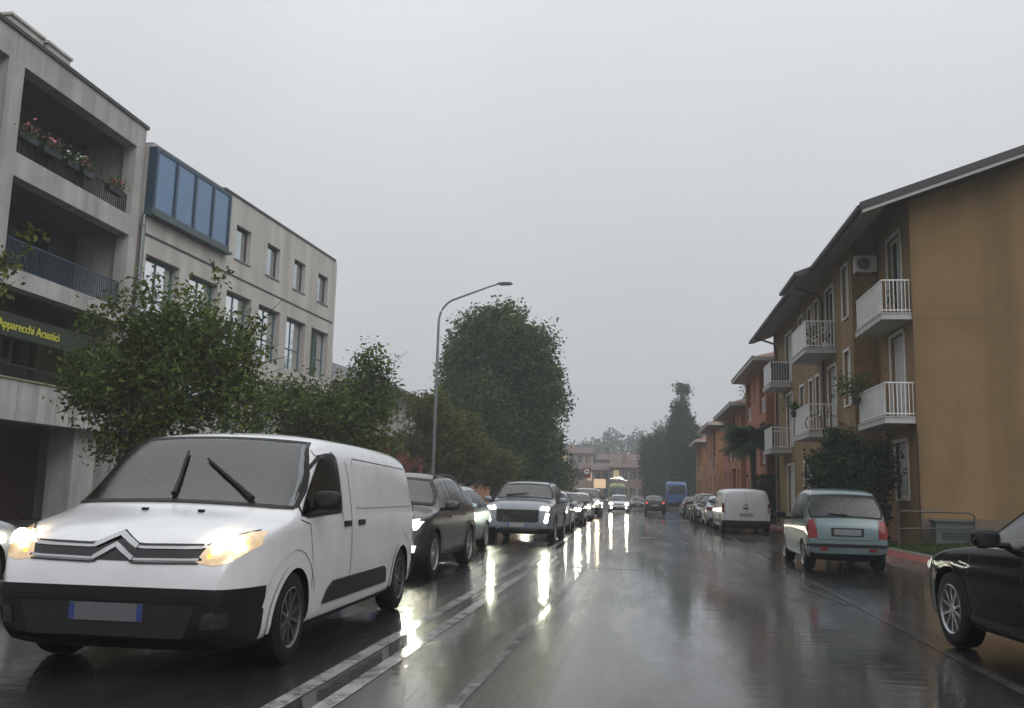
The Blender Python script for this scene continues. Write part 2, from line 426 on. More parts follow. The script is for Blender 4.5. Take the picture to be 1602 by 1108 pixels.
def window(parent, O, A, Nn, s0, s1, z0, z1, depth=.12, fm=None, pm=None, fw=.06, mull=(), trans=(), sill=None, label=None, name='window'):
    """frame set back into an opening, pane behind it; sill optional"""
    O = Vector(O); A = Vector(A).normalized(); Nn = Vector(Nn).normalized()
    fm = fm or white_frame; pm = pm or glass_dark
    P = lambda s, d, z: O + A*s - Nn*d + Vector((0, 0, z))
    mb = MB(); D = -Nn*.06; Z = lambda q: Vector((0, 0, q))
    g = .004
    mb.obox(P(s0+g, depth, z0+g), A*fw, D, Z(z1-z0-2*g)); mb.obox(P(s1-fw-g, depth, z0+g), A*fw, D, Z(z1-z0-2*g))
    mb.obox(P(s0+fw, depth, z0+g), A*(s1-s0-2*fw), D, Z(fw)); mb.obox(P(s0+fw, depth, z1-fw-g), A*(s1-s0-2*fw), D, Z(fw))
    for q in mull: mb.obox(P(s0+(s1-s0)*q-fw*.4, depth+.003, z0+fw), A*fw*.8, D, Z(z1-z0-2*fw))
    for q in trans: mb.obox(P(s0+fw, depth+.006, z0+(z1-z0)*q-fw*.4), A*(s1-s0-2*fw), D, Z(fw*.8))
    o = build(name, mb, fm, parent)
    if label: o['label'] = label
    pb = MB(); pb.obox(P(s0+fw*.5, depth+.03, z0+fw*.5), A*(s1-s0-fw), -Nn*.012, Z(z1-z0-fw))
    build('pane', pb, pm, o)
    if sill:
        sb = MB(); sb.obox(P(s0-.06, -.05, z0-.05), A*(s1-s0+.12), -Nn*(.05+depth-.002), Z(.047)); build('sill', sb, sill, o)
    return o

# ------------------------------------------------------------------ foliage
def leaf_mesh(name, C, size, rng, aspect=.5, droop=.35, fold=.0):
    """one 4-vertex leaf per centre in C (n,3)"""
    n = len(C)
    d = rng.normal(size=(n, 3)); d[:, 2] = d[:, 2]*.7 - droop; d /= np.linalg.norm(d, axis=1)[:, None]
    a = rng.normal(size=(n, 3)); e = np.cross(d, a); e /= np.linalg.norm(e, axis=1)[:, None] + 1e-9
    s = size*(.6 + .8*rng.random(n))[:, None]
    nn = np.cross(d, e)
    V = np.empty((n, 4, 3))
    V[:, 0] = C - d*s*.5; V[:, 1] = C + e*s*aspect*.5 - d*s*.04 + nn*s*.06
    V[:, 2] = C + d*s*.5; V[:, 3] = C - e*s*aspect*.5 - d*s*.04 + nn*s*.06
    me = bpy.data.meshes.new(name)
    me.vertices.add(4*n); me.vertices.foreach_set('co', V.reshape(-1))
    me.loops.add(4*n); me.loops.foreach_set('vertex_index', np.arange(4*n, dtype=np.int32))
    me.polygons.add(n); me.polygons.foreach_set('loop_start', np.arange(0, 4*n, 4, dtype=np.int32))
    me.polygons.foreach_set('loop_total', np.full(n, 4, dtype=np.int32))
    me.update(calc_edges=True)
    return me

def blob_points(blobs, n, rng, shell=.55):
    """clump centres inside ellipsoids (cx,cy,cz,rx,ry,rz), more of them near the surface"""
    vol = np.array([b[3]*b[4]*b[5] for b in blobs]); pick = rng.choice(len(blobs), n, p=vol/vol.sum())
    B = np.array(blobs)[pick]
    u = rng.normal(size=(n, 3)); u /= np.linalg.norm(u, axis=1)[:, None]
    r = (shell + (1-shell)*rng.random(n)**.7)*(rng.random(n) < .82) + (rng.random(n)*shell)*0.0
    r = np.where(r == 0, rng.random(n)**.5, r)
    r *= 1 + .06*np.clip(rng.normal(size=n), -1.5, 1.5)
    return B[:, :3] + u*B[:, 3:]*r[:, None]

def tree(name, label, base, blobs, trunk_h, trunk_r, clumps, per, lsize, lm, seed, spread=.28, cat='tree', group=None,
         aspect=.5, droop=.35, limbs=14, lean=(0, 0), lobes=6):
    rng = np.random.default_rng(seed); random.seed(seed)
    base = Vector(base)
    t = thing(name, label, cat, base, 0, group, world=False)
    if lobes:
        ext = []
        for (cx, cy, cz, rx, ry, rz_) in blobs:
            ext.append((cx, cy, cz, rx*.72, ry*.72, rz_*.72))
            for _ in range(lobes):
                u = rng.normal(size=3); u[2] = u[2]*.8+.25; u /= np.linalg.norm(u); f = rng.uniform(.22, .46)
                ext.append((cx+u[0]*rx*.78, cy+u[1]*ry*.78, cz+u[2]*rz_*.8, rx*f, ry*f, rz_*f*rng.uniform(.8, 1.7)))
        blobs = ext
    cl = blob_points(blobs, clumps, rng)
    C = np.repeat(cl, per, axis=0) + np.clip(rng.normal(size=(clumps*per, 3)), -1.5, 1.5)*spread*np.repeat(.6+.9*rng.random((clumps, 1)), per, axis=0)
    addobj('crown', leaf_mesh('crown', C, lsize, rng, aspect, droop), lm, t)
    mb = MB()
    top = Vector((lean[0], lean[1], trunk_h))
    pts = [Vector((0, 0, -.05)), Vector((lean[0]*.2+.02, lean[1]*.2, trunk_h*.35)), Vector((lean[0]*.6-.03, lean[1]*.6+.03, trunk_h*.7)), top]
    mb.tube(pts, [trunk_r*1.25, trunk_r, trunk_r*.9, trunk_r*.75], 10)
    for i in range(limbs):
        e = Vector(cl[i*max(1, clumps//max(limbs, 1)) % clumps]); st = pts[2].lerp(top, random.random()) if random.random() < .6 else top
        mid = st.lerp(e, .5) + Vector((random.uniform(-.2, .2), random.uniform(-.2, .2), random.uniform(0, .35)))
        r0 = trunk_r*random.uniform(.28, .5)
        mb.tube([st, mid, e], [r0, r0*.6, .012], 6)
        for k in range(2):
            e2 = e + Vector(rng.normal(size=3)*.6)
            mb.tube([mid.lerp(e, .4+.3*k), e2], [r0*.35, .006], 5)
    build('trunk', mb, bark, t, smooth=True)
    return t

# ================================================================== SETTING
XK_R, XK_L = 5.9, -8.9           # kerb lines
mb = MB(); mb.quad((-900, -200, -.03), (900, -200, -.03), (900, 1600, -.03), (-900, 1600, -.03))
tag(build('ground', mb, mat('ground_dark', (.05, .055, .045), .8, var=.2, vscale=.2)), kind='structure')
mb = MB(); mb.quad((XK_L, -25, 0), (XK_R, -25, 0), (XK_R, 190, 0), (XK_L, 190, 0))
tag(build('road', mb, road_m), kind='structure')

def marking(name, pts, width, m, label=None):
    mb = MB(); z = .004
    for (x0, y0), (x1, y1) in zip(pts, pts[1:]):
        d = Vector((x1-x0, y1-y0, 0)).normalized(); e = Vector((-d.y, d.x, 0))*width/2
        a, b = Vector((x0, y0, z)), Vector((x1, y1, z))
        mb.quad(a-e, a+e, b+e, b-e)
    o = build(name, mb, m); tag(o, kind='structure'); return o
marking('road_line', [(-2.17, -5), (-2.12, 8), (-2.02, 20), (-1.9, 60), (-1.8, 120)], .12, line_m)
marking('road_line', [(-1.90, -5), (-1.83, 8), (-1.73, 20), (-1.62, 60), (-1.5, 120)], .12, line_m)
marking('worn_road_line', [(-1.14, -5), (-1.08, 6), (-.93, 12), (-.85, 20), (-.8, 34)], .08, line_material('road_paint_thin', .50, .22))
marking('parking_line', [(2.70, -3), (2.77, 7.5), (2.94, 16.8), (3.15, 24), (3.45, 36), (3.5, 70)], .11, line_faint)
marking('worn_road_line', [(2.75, 12.6), (2.2, 22.0)], .10, line_faint)
for k in range(5):
    marking('parking_line', [(XK_L+.3, 16+5.5*k), (-6.2, 16+5.5*k)], .11, line_faint)
marking('parking_line', [(-6.2, -2), (-6.2, 60)], .11, line_faint)

# asphalt repairs and a tar seam
patch_m = road_m.copy(); patch_m.name = 'asphalt_repair'
for n_ in patch_m.node_tree.nodes:
    if n_.type == 'MAP_RANGE' and abs(n_.inputs[4].default_value-.030) < 1e-6: n_.inputs[3].default_value = .006; n_.inputs[4].default_value = .018
for pts in ([(1.9, 15.2), (2.75, 15.0), (2.9, 24.5), (2.05, 24.8)], [(-1.3, 17.5), (.1, 17.2), (.2, 21.8), (-1.2, 22.1)], [(-.4, 30), (1.9, 29.6), (2.0, 38), (-.3, 38.4)]):
    mb = MB(); mb.poly([(x, y, .003) for x, y in pts]); tag(build('road_patch', mb, patch_m), kind='structure')
# drain covers
for x, y in ((2.35, 13.0), (.4, 31.0)):
    mb = MB(); mb.lathe([(.0065, .001), (.0065, .30), (.001, .31)], 24, 'z')
    tag(build('manhole_cover', mb, mat('cast_iron', (.04, .04, .042), .35, metal=.6, bump=.4, bscale=40), loc=(x, y, 0)),
        'round cast iron cover flush with the wet road ' + ('near the parking line' if x > 1 else 'further up the lane'), 'manhole cover')

# pavements with kerb stones
def kerb(parent, x0, x1, y0, y1, z1, m, step):
    me = MB().box(0, x1-x0, .006, step-.006, -.02, z1).mesh('kerb_stone')
    n = int((y1-y0)/step)
    for i in range(n): addobj('kerb_stone', me, m, parent, (x0, y0+i*step, 0))
mb = MB(); mb.box(-40, XK_L-.15, -25, 190, -.02, .12)
pl = tag(build('pavement_left', mb, asphalt_old), kind='structure'); kerb(pl, XK_L-.15, XK_L, 6, 70, .125, stone_kerb, 1.0)
mb = MB(); mb.box(XK_R+.15, 6.62, -25, 190, -.02, .12)
pr = tag(build('pavement_right', mb, red_pave), kind='structure'); kerb(pr, XK_R, XK_R+.15, 6, 52, .125, red_pave, 1.0)
mb = MB(); mb.box(6.62, 6.74, -25, 48, -.02, .17); tag(build('lawn_edging', mb, stone_kerb), kind='structure')
mb = MB()
mb.poly([(6.74, -25, .14), (40, -25, .4), (40, 26.98, .4), (9.5, 26.98, .36), (6.74, 26.98, .16)])
mb.poly([(6.74, 26.98, .15), (7.9, 26.98, .2), (7.9, 48, .2), (6.74, 48, .15)])
tag(build('lawn', mb, soil_m), kind='structure')
mb = MB(); mb.box(6.62, 40, 48, 190, -.02, .11); tag(build('forecourt', mb, asphalt_old), kind='structure')
rng = np.random.default_rng(4)
n = 26000
gx = 6.8 + 9*rng.random(n)**1.3; gy = 16 + 10.9*rng.random(n)
gz = .14 + np.clip((gx-6.74)/2.76, 0, 1)*.22 + .03
gme = leaf_mesh('grass', np.stack([gx, gy, gz], 1), .10, rng, .16, -1.6)
tag(addobj('grass', gme, grass_m), 'short wet grass on the bank below the ochre gable wall', 'grass', kind='stuff')

# ------------------------------------------------------------------ building 1 (concrete with loggias)
BX = -16.7; Y0B, Y1B = 8.0, 28.5
X = Vector((1, 0, 0)); Y = Vector((0, 1, 0)); Z = Vector((0, 0, 1))
b1 = thing('concrete_building', 'grey concrete apartment block with deep loggias and flower boxes above shops', 'building', (BX-4, 20, 0))
holes = []
for a, b in ((15.2, 21.45), (22.1, 27.97)):
    for z0, z1 in ((4.05, 6.52), (7.02, 9.5), (10.16, 12.6)):
        holes.append((a-Y0B, b-Y0B, z0, z1))
holes.append((8.6-Y0B, 14.6-Y0B, 10.16, 12.6)); holes.append((8.6-Y0B, 14.6-Y0B, 7.02, 9.5)); holes.append((8.6-Y0B, 14.6-Y0B, 4.05, 6.52))
mb = MB(); wall(mb, (BX, Y0B, 0), Y, X, Y1B-Y0B, 2.93, 13.4, holes, .45)
build('facade', mb, concrete, b1)
mb = MB(); mb.box(BX-9, BX+.06, Y0B-.1, Y1B+.08, 13.403, 13.52); build('roof_edge', mb, gutter_m, b1)
mb = MB(); mb.box(BX-9, BX-.45, Y1B-.3, Y1B, .1, 13.4); mb.box(BX-.4485, BX-.002, Y1B-.2985, Y1B-.0015, .1, 2.929); build('end_wall', mb, concrete, b1)
for z in (2.95, 6.54, 9.55):
    mb = MB(); mb.box(BX-9, BX-.452, Y0B, Y1B-.302, z, z+.44); build('floor_slab', mb, shade_soffit, b1)
mb = MB(); mb.box(BX-9, BX-.452, Y0B, Y1B-.302, 12.7, 13.38); build('roof_slab', mb, shade_soffit, b1)
# loggia back walls with glazed doors
for lv, z0, z1 in ((0, 3.39, 6.54), (1, 6.98, 9.55), (2, 9.99, 12.7)):
    hs = [(22.6-Y0B, 24.6-Y0B, z0+.05, z0+2.25), (25.1-Y0B, 26.7-Y0B, z0+.05, z0+2.25), (16-Y0B, 18.5-Y0B, z0+.05, z0+2.25)]
    mb = MB(); wall(mb, (BX-2.0, Y0B, 0), Y, X, Y1B-.302-Y0B, z0, z1, hs, .2); build('loggia_wall', mb, shade_wall if lv else mat('shop_wall_khaki', (.09, .085, .03), .7, var=.15), b1)
    for h in hs: window(b1, (BX-2.0, Y0B, 0), Y, X, *h, depth=.08, fm=bronze, pm=glass_dark, fw=.08, mull=(.5,), name='balcony_door')
for y in (21.45, 14.6):
    mb = MB(); mb.box(BX-2.0, BX-.452, y+.2, y+.42, 3.39, 12.7); build('loggia_partition', mb, concrete, b1)
def railing(parent, p0, p1, z0, h, sp, m, r=.011, rail=.025, name='railing', flat=False):
    p0, p1 = Vector(p0), Vector(p1); d = p1-p0; L = d.length; d = d/L
    mb = MB(); e = Vector((-d.y, d.x, 0))*rail
    mb.obox(p0-e+Z*(z0+h-.04), d*L, e*2, Z*.04); mb.obox(p0-e*.8+Z*(z0+.06), d*L, e*1.6, Z*.03)
    o = build(name, mb, m, parent)
    me = MB().box(-r, r, -r, r, .09, h-.04).mesh('railing_bar')
    k = int(L/sp)
    for i in range(k+1):
        q = p0 + d*(L*i/k); addobj('railing_bar', me, m, o, (q.x, q.y, z0))
    return o
railing(b1, (BX-.2, 22.14, 0), (BX-.2, 27.93, 0), 10.16, .72, .115, iron)
railing(b1, (BX-.2, 15.25, 0), (BX-.2, 21.4, 0), 10.16, .72, .2, iron)
railing(b1, (BX-.2, 22.14, 0), (BX-.2, 27.93, 0), 7.02, .87, .115, blue_metal)
railing(b1, (BX-.2, 15.25, 0), (BX-.2, 21.4, 0), 7.02, .87, .2, blue_metal)
railing(b1, (BX-.2, 21.4, 0), (BX-.2, 27.93, 0), 4.05, .42, .10, iron)
mb = MB(); mb.box(BX-.3, BX+.05, 15.2, 28.0, 4.036, 4.075); build('parapet_coping', mb, mat('coping_stone', (.30, .28, .17), .6, var=.2), b1)
jm = mat('concrete_joint', (.16, .155, .15), .8)
for k in range(15):
    build('joint', MB().box(BX+.0005, BX+.003, 15.4+.87*k, 15.414+.87*k, 2.95, 4.03), jm, b1)
for k in range(6):
    build('joint', MB().box(BX+.0005, BX+.003, 12.4+3.1*k, 12.412+3.1*k, 12.62, 13.39), jm, b1)
# ground floor arcade: piers, shop front
for y0, y1 in ((26.75, 27.95), (20.6, 21.4), (14.5, 15.2), (9, 9.6)):
    mb = MB(); mb.box(BX-1.3, BX-.46, y0, y1, .1, 2.95); build('pier', mb, concrete, b1)
hs = [(k-Y0B, k+2.4-Y0B, .5, 2.45) for k in (10.2, 13.4, 16.6, 19.8, 23.4)]
mb = MB(); wall(mb, (BX-2.6, Y0B, 0), Y, X, Y1B-.302-Y0B, .1, 2.95, hs, .25); build('shop_front', mb, mat('shop_dark_red', (.07, .02, .02), .6, var=.2), b1)
for i, h in enumerate(hs):
    o = window(b1, (BX-2.6, Y0B, 0), Y, X, *h, depth=.08, fm=bronze, pm=glass_dark, fw=.09, mull=(.5,), name='shop_window')
    mb = MB(); mb.obox((BX-2.66, Y0B+h[0]+.2, .75), Y*.85, X*-.006, Z*1.0); build('poster', mb, poster_w if i % 2 else poster_b, o)
# sign lettering
def text_mesh(body, size, depth, name):
    cu = bpy.data.curves.new(name, 'FONT'); cu.body = body; cu.size = size; cu.extrude = depth; cu.resolution_u = 3
    ob = bpy.data.objects.new('tmp', cu); COL.objects.link(ob); bpy.context.view_layer.update()
    me = bpy.data.meshes.new_from_object(ob.evaluated_get(bpy.context.evaluated_depsgraph_get()))
    bpy.data.objects.remove(ob); me.name = name
    return me
mb = MB(); mb.box(BX-.60, BX-.52, 21.7, 27.6, 5.28, 5.92)
sg = tag(build('shop_sign', mb, sign_bg), 'dark shop fascia with yellow lettering under the first floor slab', 'sign')
def letters(body, size, width, parent, m, loc, rot):
    ext = lambda me: max([v.co.x for v in me.vertices] or [0])
    k = width/ext(text_mesh(body, size, .0, 'probe'))
    for i, ch in enumerate(body):
        if ch == ' ': continue
        me = text_mesh(ch, size, .012, 'letter'); off = ext(text_mesh(body[:i+1], size, 0, 'probe'))-ext(me)
        me.transform(Matrix.Translation((off, 0, 0))); o = addobj('letter', me, m, parent, loc); o.rotation_euler = rot; o.scale.x = k
letters('Apparecchi Acustici', .36, 2.75, sg, sign_y, (BX-.505, 22.8, 5.48), (rad(90), 0, rad(90)))
# chimneys on the roof
for (y0, y1, lab) in ((22.3, 23.75, 'nearer'), (23.95, 25.1, 'farther')):
    t = thing('roof_vent_block', 'pale concrete vent block on the flat roof edge, %s of the two' % lab, 'chimney', (BX-.8, (y0+y1)/2, 13.5), group='vent blocks on the concrete roof')
    mb = MB(); mb.box(BX-1.7, BX-.75, y0, y1, 13.52, 14.28); build('block', mb, concrete2, t)
    mb = MB(); mb.box(BX-1.76, BX-.69, y0-.05, y1+.05, 14.282, 14.36); build('cap', mb, concrete2, t)
# flower boxes along the top loggia
rng = np.random.default_rng(9)
for i, (y, fm, nl) in enumerate(((22.55, flower_p, 'pink flowers at the pillar end'), (23.6, flower_p, 'faded pink flowers'), (24.75, flower_w, 'white and pink flowers'), (25.3, flower_p, 'bright pink flowers'), (27.0, flower_r, 'trailing leaves and few red flowers'))):
    t = thing('flower_box', 'window box with %s on the top loggia railing' % nl, 'flower box', (BX-.1, y, 10.7))
    mb = MB(); mb.box(BX-.17, BX+.03, y-.4, y+.4, 10.62, 10.80); build('trough', mb, iron, t)
    C = np.stack([BX-.06+.14*rng.normal(size=160), y+.24*rng.normal(size=160), 10.9+.11*rng.normal(size=160)], 1)
    addobj('leaves', leaf_mesh('leaves', C, .10, rng, .6), leaf_b, t)
    C = np.stack([BX-.02+.12*rng.normal(size=36), y+.17*rng.normal(size=36), 11.0+.08*rng.normal(size=36)], 1)
    addobj('blossoms', leaf_mesh('blossoms', C, .085, rng, .9), fm, t)
# drainpipe at the joint
t = thing('drainpipe', 'grey zinc drainpipe at the joint between the concrete building and the windowed block', 'drainpipe', (BX+.1, 28.62, 0))
build('pipe', MB().tube([(BX+.1, 28.62, .2), (BX+.1, 28.62, 10.4)], .075, 10), zinc, t, smooth=True)
for z in (2.5, 5, 7.5, 10): build('bracket', MB().box(BX-.02, BX+.17, 28.53, 28.71, z, z+.05), zinc, t)

# ------------------------------------------------------------------ building 2 (ribbon of windows, blue glazed bay)
a2 = rad(4.0); A2 = Vector((math.sin(a2), math.cos(a2), 0)); N2 = Vector((math.cos(a2), -math.sin(a2), 0)); O2 = Vector((-16.55, 28.72, 0))
LEN2 = 16.5
b2 = thing('office_building', 'pale stone office block with square windows and a blue glazed bay', 'building', O2 + A2*8 - N2*4)
P2 = lambda s, d, z: O2 + A2*s - N2*d + Z*z
holes = [(6.15+2.78*k, 7.42+2.78*k, 10.50, 11.92) for k in range(4)]
rows = [(.15+2.78*k, 2.25+2.78*k, 6.7, 9.1) for k in range(6)]
rows1 = [(.15+2.78*k, 2.25+2.78*k, 3.5, 5.8) for k in range(6)]
shops = [(.15+2.78*k, 2.4+2.78*k, .4, 2.6) for k in range(6)]
mb = MB(); wall(mb, O2, A2, N2, LEN2, .1, 13.0, holes+rows+rows1+shops, .42); build('facade', mb, concrete2, b2)
mb = MB(); mb.obox(P2(-.0, .425, .1), A2*LEN2, -N2*8, Z*12.85); build('core', mb, shade_wall, b2)
mb = MB(); mb.obox(P2(5.0, -.04, 13.003), A2*(LEN2-5+.04), -N2*9, Z*.10); build('roof_edge', mb, gutter_m, b2)
mb = MB(); mb.obox(P2(LEN2+.002, .0, .1), A2*.3, -N2*8.4, Z*12.9); build('end_wall', mb, concrete2, b2)
mb = MB(); mb.obox(P2(0, -.025, 9.72), A2*LEN2, -N2*.02, Z*.07); build('string_course', mb, bronze, b2)
for h in holes: window(b2, O2, A2, N2, *h, depth=.2, fm=bronze, pm=glass_mirror2, fw=.07, sill=zinc)
for h in rows+rows1: window(b2, O2, A2, N2, *h, depth=.28, fm=teal_metal, pm=glass_mirror, fw=.08, mull=(.5,), trans=(.42,))
for h in shops: window(b2, O2, A2, N2, *h, depth=.2, fm=bronze, pm=glass_dark, fw=.08, mull=(.5,), name='shop_window')
bay = thing('glazed_bay', 'blue framed glass bay of four panes hung on the office block top floor', 'glazed bay', P2(2.7, -.3, 10.6))
mb = MB(); mb.obox(P2(-.05, .1, 10.5), A2*5.3, N2*.32, Z*.20); mb.obox(P2(-.10, .1, 10.40), A2*5.45, N2*.42, Z*.097); build('base', mb, mat('bay_base_green', (.05, .085, .09), .45), bay)
mb = MB(); mb.obox(P2(-.05, .1, 12.72), A2*5.3, N2*.30, Z*.14); build('head', mb, blue_metal, bay)
for k in range(5):
    s = -.03 + k*1.28
    mb = MB(); mb.obox(P2(s, -.10, 10.702), A2*.13, N2*.12, Z*2.016); build('mullion', mb, blue_metal, bay)
for k in range(4):
    mb = MB(); mb.obox(P2(.102+k*1.28, -.15, 10.702), A2*1.146, N2*.02, Z*2.016); build('pane', mb, glass_blue, bay)
for s in (-.045, 5.225):
    mb = MB(); mb.obox(P2(s, .1, 10.702), A2*.014, N2*.29, Z*2.016); build('side_panel', mb, blue_metal, bay)
mb = MB(); mb.obox(P2(0, .0, 13.0), A2*5, -N2*8, Z*.03); build('roof_deck', mb, gutter_m, b2)

# ------------------------------------------------------------------ building 3 (ochre house with balconies)
GX, GX2, GY, GY2 = 7.84, 7.07, 27.0, 47.9
b3 = thing('ochre_house', 'ochre three storey house with white balconies and blank gable wall', 'building', (12, 36, 0))
SL = .358
zr = lambda x: 9.42 + SL*(x-6.3)                         # underside of the roof
RX = 13.6
# gable wall
mb = MB(); mb.prism([(GX, .1), (2*RX-GX, .1), (2*RX-GX, zr(GX)-.01), (RX, zr(RX)-.01), (GX, zr(GX)-.01)], (0, GY, 0), X, Z, Y*.3); build('gable_wall', mb, ochre, b3)
mb = MB(); mb.box(GX-.04, 2*RX-GX, GY-.03, GY-.001, .1, .95); build('plinth', mb, plinth_m, b3)
# street front, set back part and forward part
NB = -X
h_near = [(.95, 2.35, 6.66, 9.35), (.95, 2.35, 3.72, 6.3), (1.0, 2.2, 1.45, 3.1)]   # s measured from GY
mb = MB(); wall(mb, (GX, GY+.302, 0), Y, NB, 3.5, .1, zr(GX)-.01, [(s0-.302, s1-.302, z0, z1) for s0, s1, z0, z1 in h_near], .3); build('front_wall', mb, ochre, b3)
for i, (s0, s1, z0, z1) in enumerate(h_near):
    o = window(b3, (GX, GY, 0), Y, NB, s0, s1, z0, z1, depth=.1, fm=white_frame, pm=glass_dark if i == 0 else shutter_m, fw=.09, mull=(.5,), sill=white_frame if i == 2 else None, name='window' if i == 2 else 'balcony_door')
    mb = MB(); Oo = Vector((GX, GY, 0))
    for ss in (s0-.10, s1+.004): mb.obox(Oo+Y*ss+Z*z0, Y*.096, NB*.03, Z*(z1-z0+.1))
    mb.obox(Oo+Y*(s0-.10)+Z*(z1+.004), Y*(s1-s0+.2), NB*.033, Z*.1); build('surround', mb, white_frame, o)
YS = 30.8
mb = MB(); mb.box(GX2+.301, GX+.3, YS+.002, YS+.3, .1, zr(GX2)-.01); build('return_wall', mb, ochre, b3)
fw_h = []
for y0, y1 in ((31.35, 32.15), ):
    fw_h += [(y0, y1, 7.45, 9.2), (y0, y1, 4.5, 6.3)]
fw_h += [(33.6, 34.9, 6.66, 9.0), (33.5, 34.8, 3.72, 6.1)]
for y0, y1 in ((36.35, 37.1), (37.75, 38.5), (39.6, 40.55)):
    fw_h += [(y0, y1, 7.6, 9.05), (y0, y1, 4.6, 6.1)]
fw_h += [(42.5, 44.1, 6.66, 8.9), (42.5, 44.1, 3.72, 6.1), (42.5, 44.1, .4, 2.9), (38.5, 40.0, .5, 2.9), (33.5, 35, 1.3, 2.9)]
mb = MB(); wall(mb, (GX2, YS, 0), Y, NB, GY2-YS, .1, zr(GX2)-.01, [(a-YS, b-YS, c, d) for a, b, c, d in fw_h], .3); build('front_wall', mb, ochre, b3)
for i, (a, b, c, d) in enumerate(fw_h):
    door = (d-c) > 2.0
    o = window(b3, (GX2, 0, 0), Y, NB, a, b, c, d, depth=.1, fm=white_frame, pm=shutter_m if (i % 3 or door) and i != 2 else glass_dark, fw=.08, mull=(.5,), sill=None if door else white_frame, name='balcony_door' if door else 'window')
    mb = MB(); Oo = Vector((GX2, 0, 0))
    for ss in (a-.09, b+.004): mb.obox(Oo+Y*ss+Z*c, Y*.086, NB*.03, Z*(d-c+.1))
    mb.obox(Oo+Y*(a-.09)+Z*(d+.004), Y*(b-a+.18), NB*.033, Z*.09); build('surround', mb, white_frame, o)
mb = MB(); mb.box(GX2+.302, 20, GY2-.3, GY2, .1, 9.2); build('far_wall', mb, ochre, b3)
mb = MB(); mb.box(GX+.62, 19, GY+.31, GY2-.31, .1, 9.4); build('core', mb, shade_wall, b3)
# roof: two slopes with eaves; a forward piece over the middle balconies
mb = MB()
def slope(x0, y0, y1, th=.16):
    mb.prism([(x0, zr(x0)), (RX, zr(RX)), (RX, zr(RX)+th), (x0, zr(x0)+th)], (0, y0, 0), X, Z, Y*(y1-y0))
slope(6.3, 26.0, 33.0); slope(5.75, 33.002, 36.4); slope(6.05, 36.402, 48.6)
mb.prism([(RX+.002, zr(RX)), (21.2, zr(RX)-SL*(21.2-RX)), (21.2, zr(RX)-SL*(21.2-RX)+.16), (RX+.002, zr(RX)+.16)], (0, 26, 0), X, Z, Y*22.6)
rf = build('roof', mb, mat('roof_dark_tile', (.05, .045, .045), .55, var=.2, vscale=6), b3)
mb = MB()
for x0, y0, y1 in ((6.3, 26.02, 32.98), (5.75, 33.02, 36.38), (6.05, 36.42, 48.55)):
    mb.prism([(x0+.03, zr(x0+.03)-.03), (GX2+.0, zr(GX2)-.03), (GX2+.0, zr(GX2)-.004), (x0+.03, zr(x0+.03)-.004)], (0, y0, 0), X, Z, Y*(y1-y0))
build('soffit', mb, mat('soffit_boards', (.30, .28, .265), .7, var=.1), rf)
mb = MB()
for x0, y0, y1 in ((6.3, 26.0, 33.0), (5.75, 33.0, 36.4), (6.05, 36.4, 48.6)):
    zz = zr(x0)
    mb.tube([(x0-.06, y0, zz+.06), (x0-.06, y1, zz+.06)], .085, 8)
build('gutter', mb, gutter_m, rf)
mb = MB(); mb.prism([(6.3, zr(6.3)-.10), (RX, zr(RX)-.10), (RX, zr(RX)-.003), (6.3, zr(6.3)-.003)], (0, 25.97, 0), X, Z, Y*.05); build('verge_board', mb, mat('verge_white', (.42, .41, .40), .6), rf)
mb = MB(); mb.prism([(6.24, zr(6.24)), (RX, zr(RX)), (RX, zr(RX)+.22), (6.24, zr(6.24)+.22)], (0, 25.94, 0), X, Z, Y*.06); build('verge_cap', mb, gutter_m, rf)
for yy, xx in ((35.3, GX2-.08), (46.6, GX2-.08)):
    mb = MB(); mb.tube([(6.0, yy, 9.3), (xx-.1, yy, 9.0), (xx, yy, 8.7), (xx, yy, .3)], .05, 8); build('downpipe', mb, gutter_m, b3, smooth=True)
mb = MB(); mb.box(GX+.002, 2*RX-GX, GY-.004, GY-.0005, 6.52, 6.545); build('render_joint', mb, plinth_m, b3)
mb = MB(); mb.tube([(GX-.02, GY-.05, .4), (GX-.02, GY-.05, 3.3)], .02, 6); build('cable', mb, bronze, b3)
# balconies
def balcony(x0, xw, y0, y1, ztop, boards=True, infill=None):
    mb = MB(); mb.box(x0, xw-.002, y0, y1, ztop-.16, ztop); mb.box(x0-.02, xw-.003, y0-.02, y1+.02, ztop+.001, ztop+.03)
    o = build('balcony', mb, slab_m, b3)
    mb = MB(); r = .02; h = 1.0
    def rail(p, q):
        p, q = Vector(p), Vector(q)
        for z, t in ((h-.03, .04), (.10, .03)):
            d = (q-p).normalized(); e = Vector((-d.y, d.x, 0))*r
            mb.obox(p-e+Z*(ztop+z), q-p, e*2, Z*t)
    rail((x0+.05, y0+.05, 0), (x0+.05, y1-.05, 0)); rail((x0+.05, y0+.05, 0), (xw, y0+.05, 0)); rail((x0+.05, y1-.05, 0), (xw, y1-.05, 0))
    build('handrail', mb, white_metal, o)
    bme = MB().box(-.003, .003, -.029 if boards else -.009, .029 if boards else .009, .05, h-.03).mesh('railing_bar')
    bm2 = MB().box(-.010, .010, -.008, .008, .05, h-.03).mesh('railing_bar')
    n = int((y1-y0)/.105)
    for i in range(n+1): addobj('railing_bar', bme, white_metal, o, (x0+.05, y0+.07+(y1-y0-.14)*i/n, ztop))
    for yy in (y0+.05, y1-.05):
        k = int((xw-x0)/.115)
        for i in range(1, k+1): addobj('railing_bar', bm2, white_metal, o, (x0+.05+(xw-x0-.05)*i/(k+.5), yy, ztop))
    if infill:
        mb = MB(); mb.box(x0+.09, xw-.05, y0+.075, y0+.085, ztop+.12, ztop+.92); build('privacy_panel', mb, infill, o)
    return o
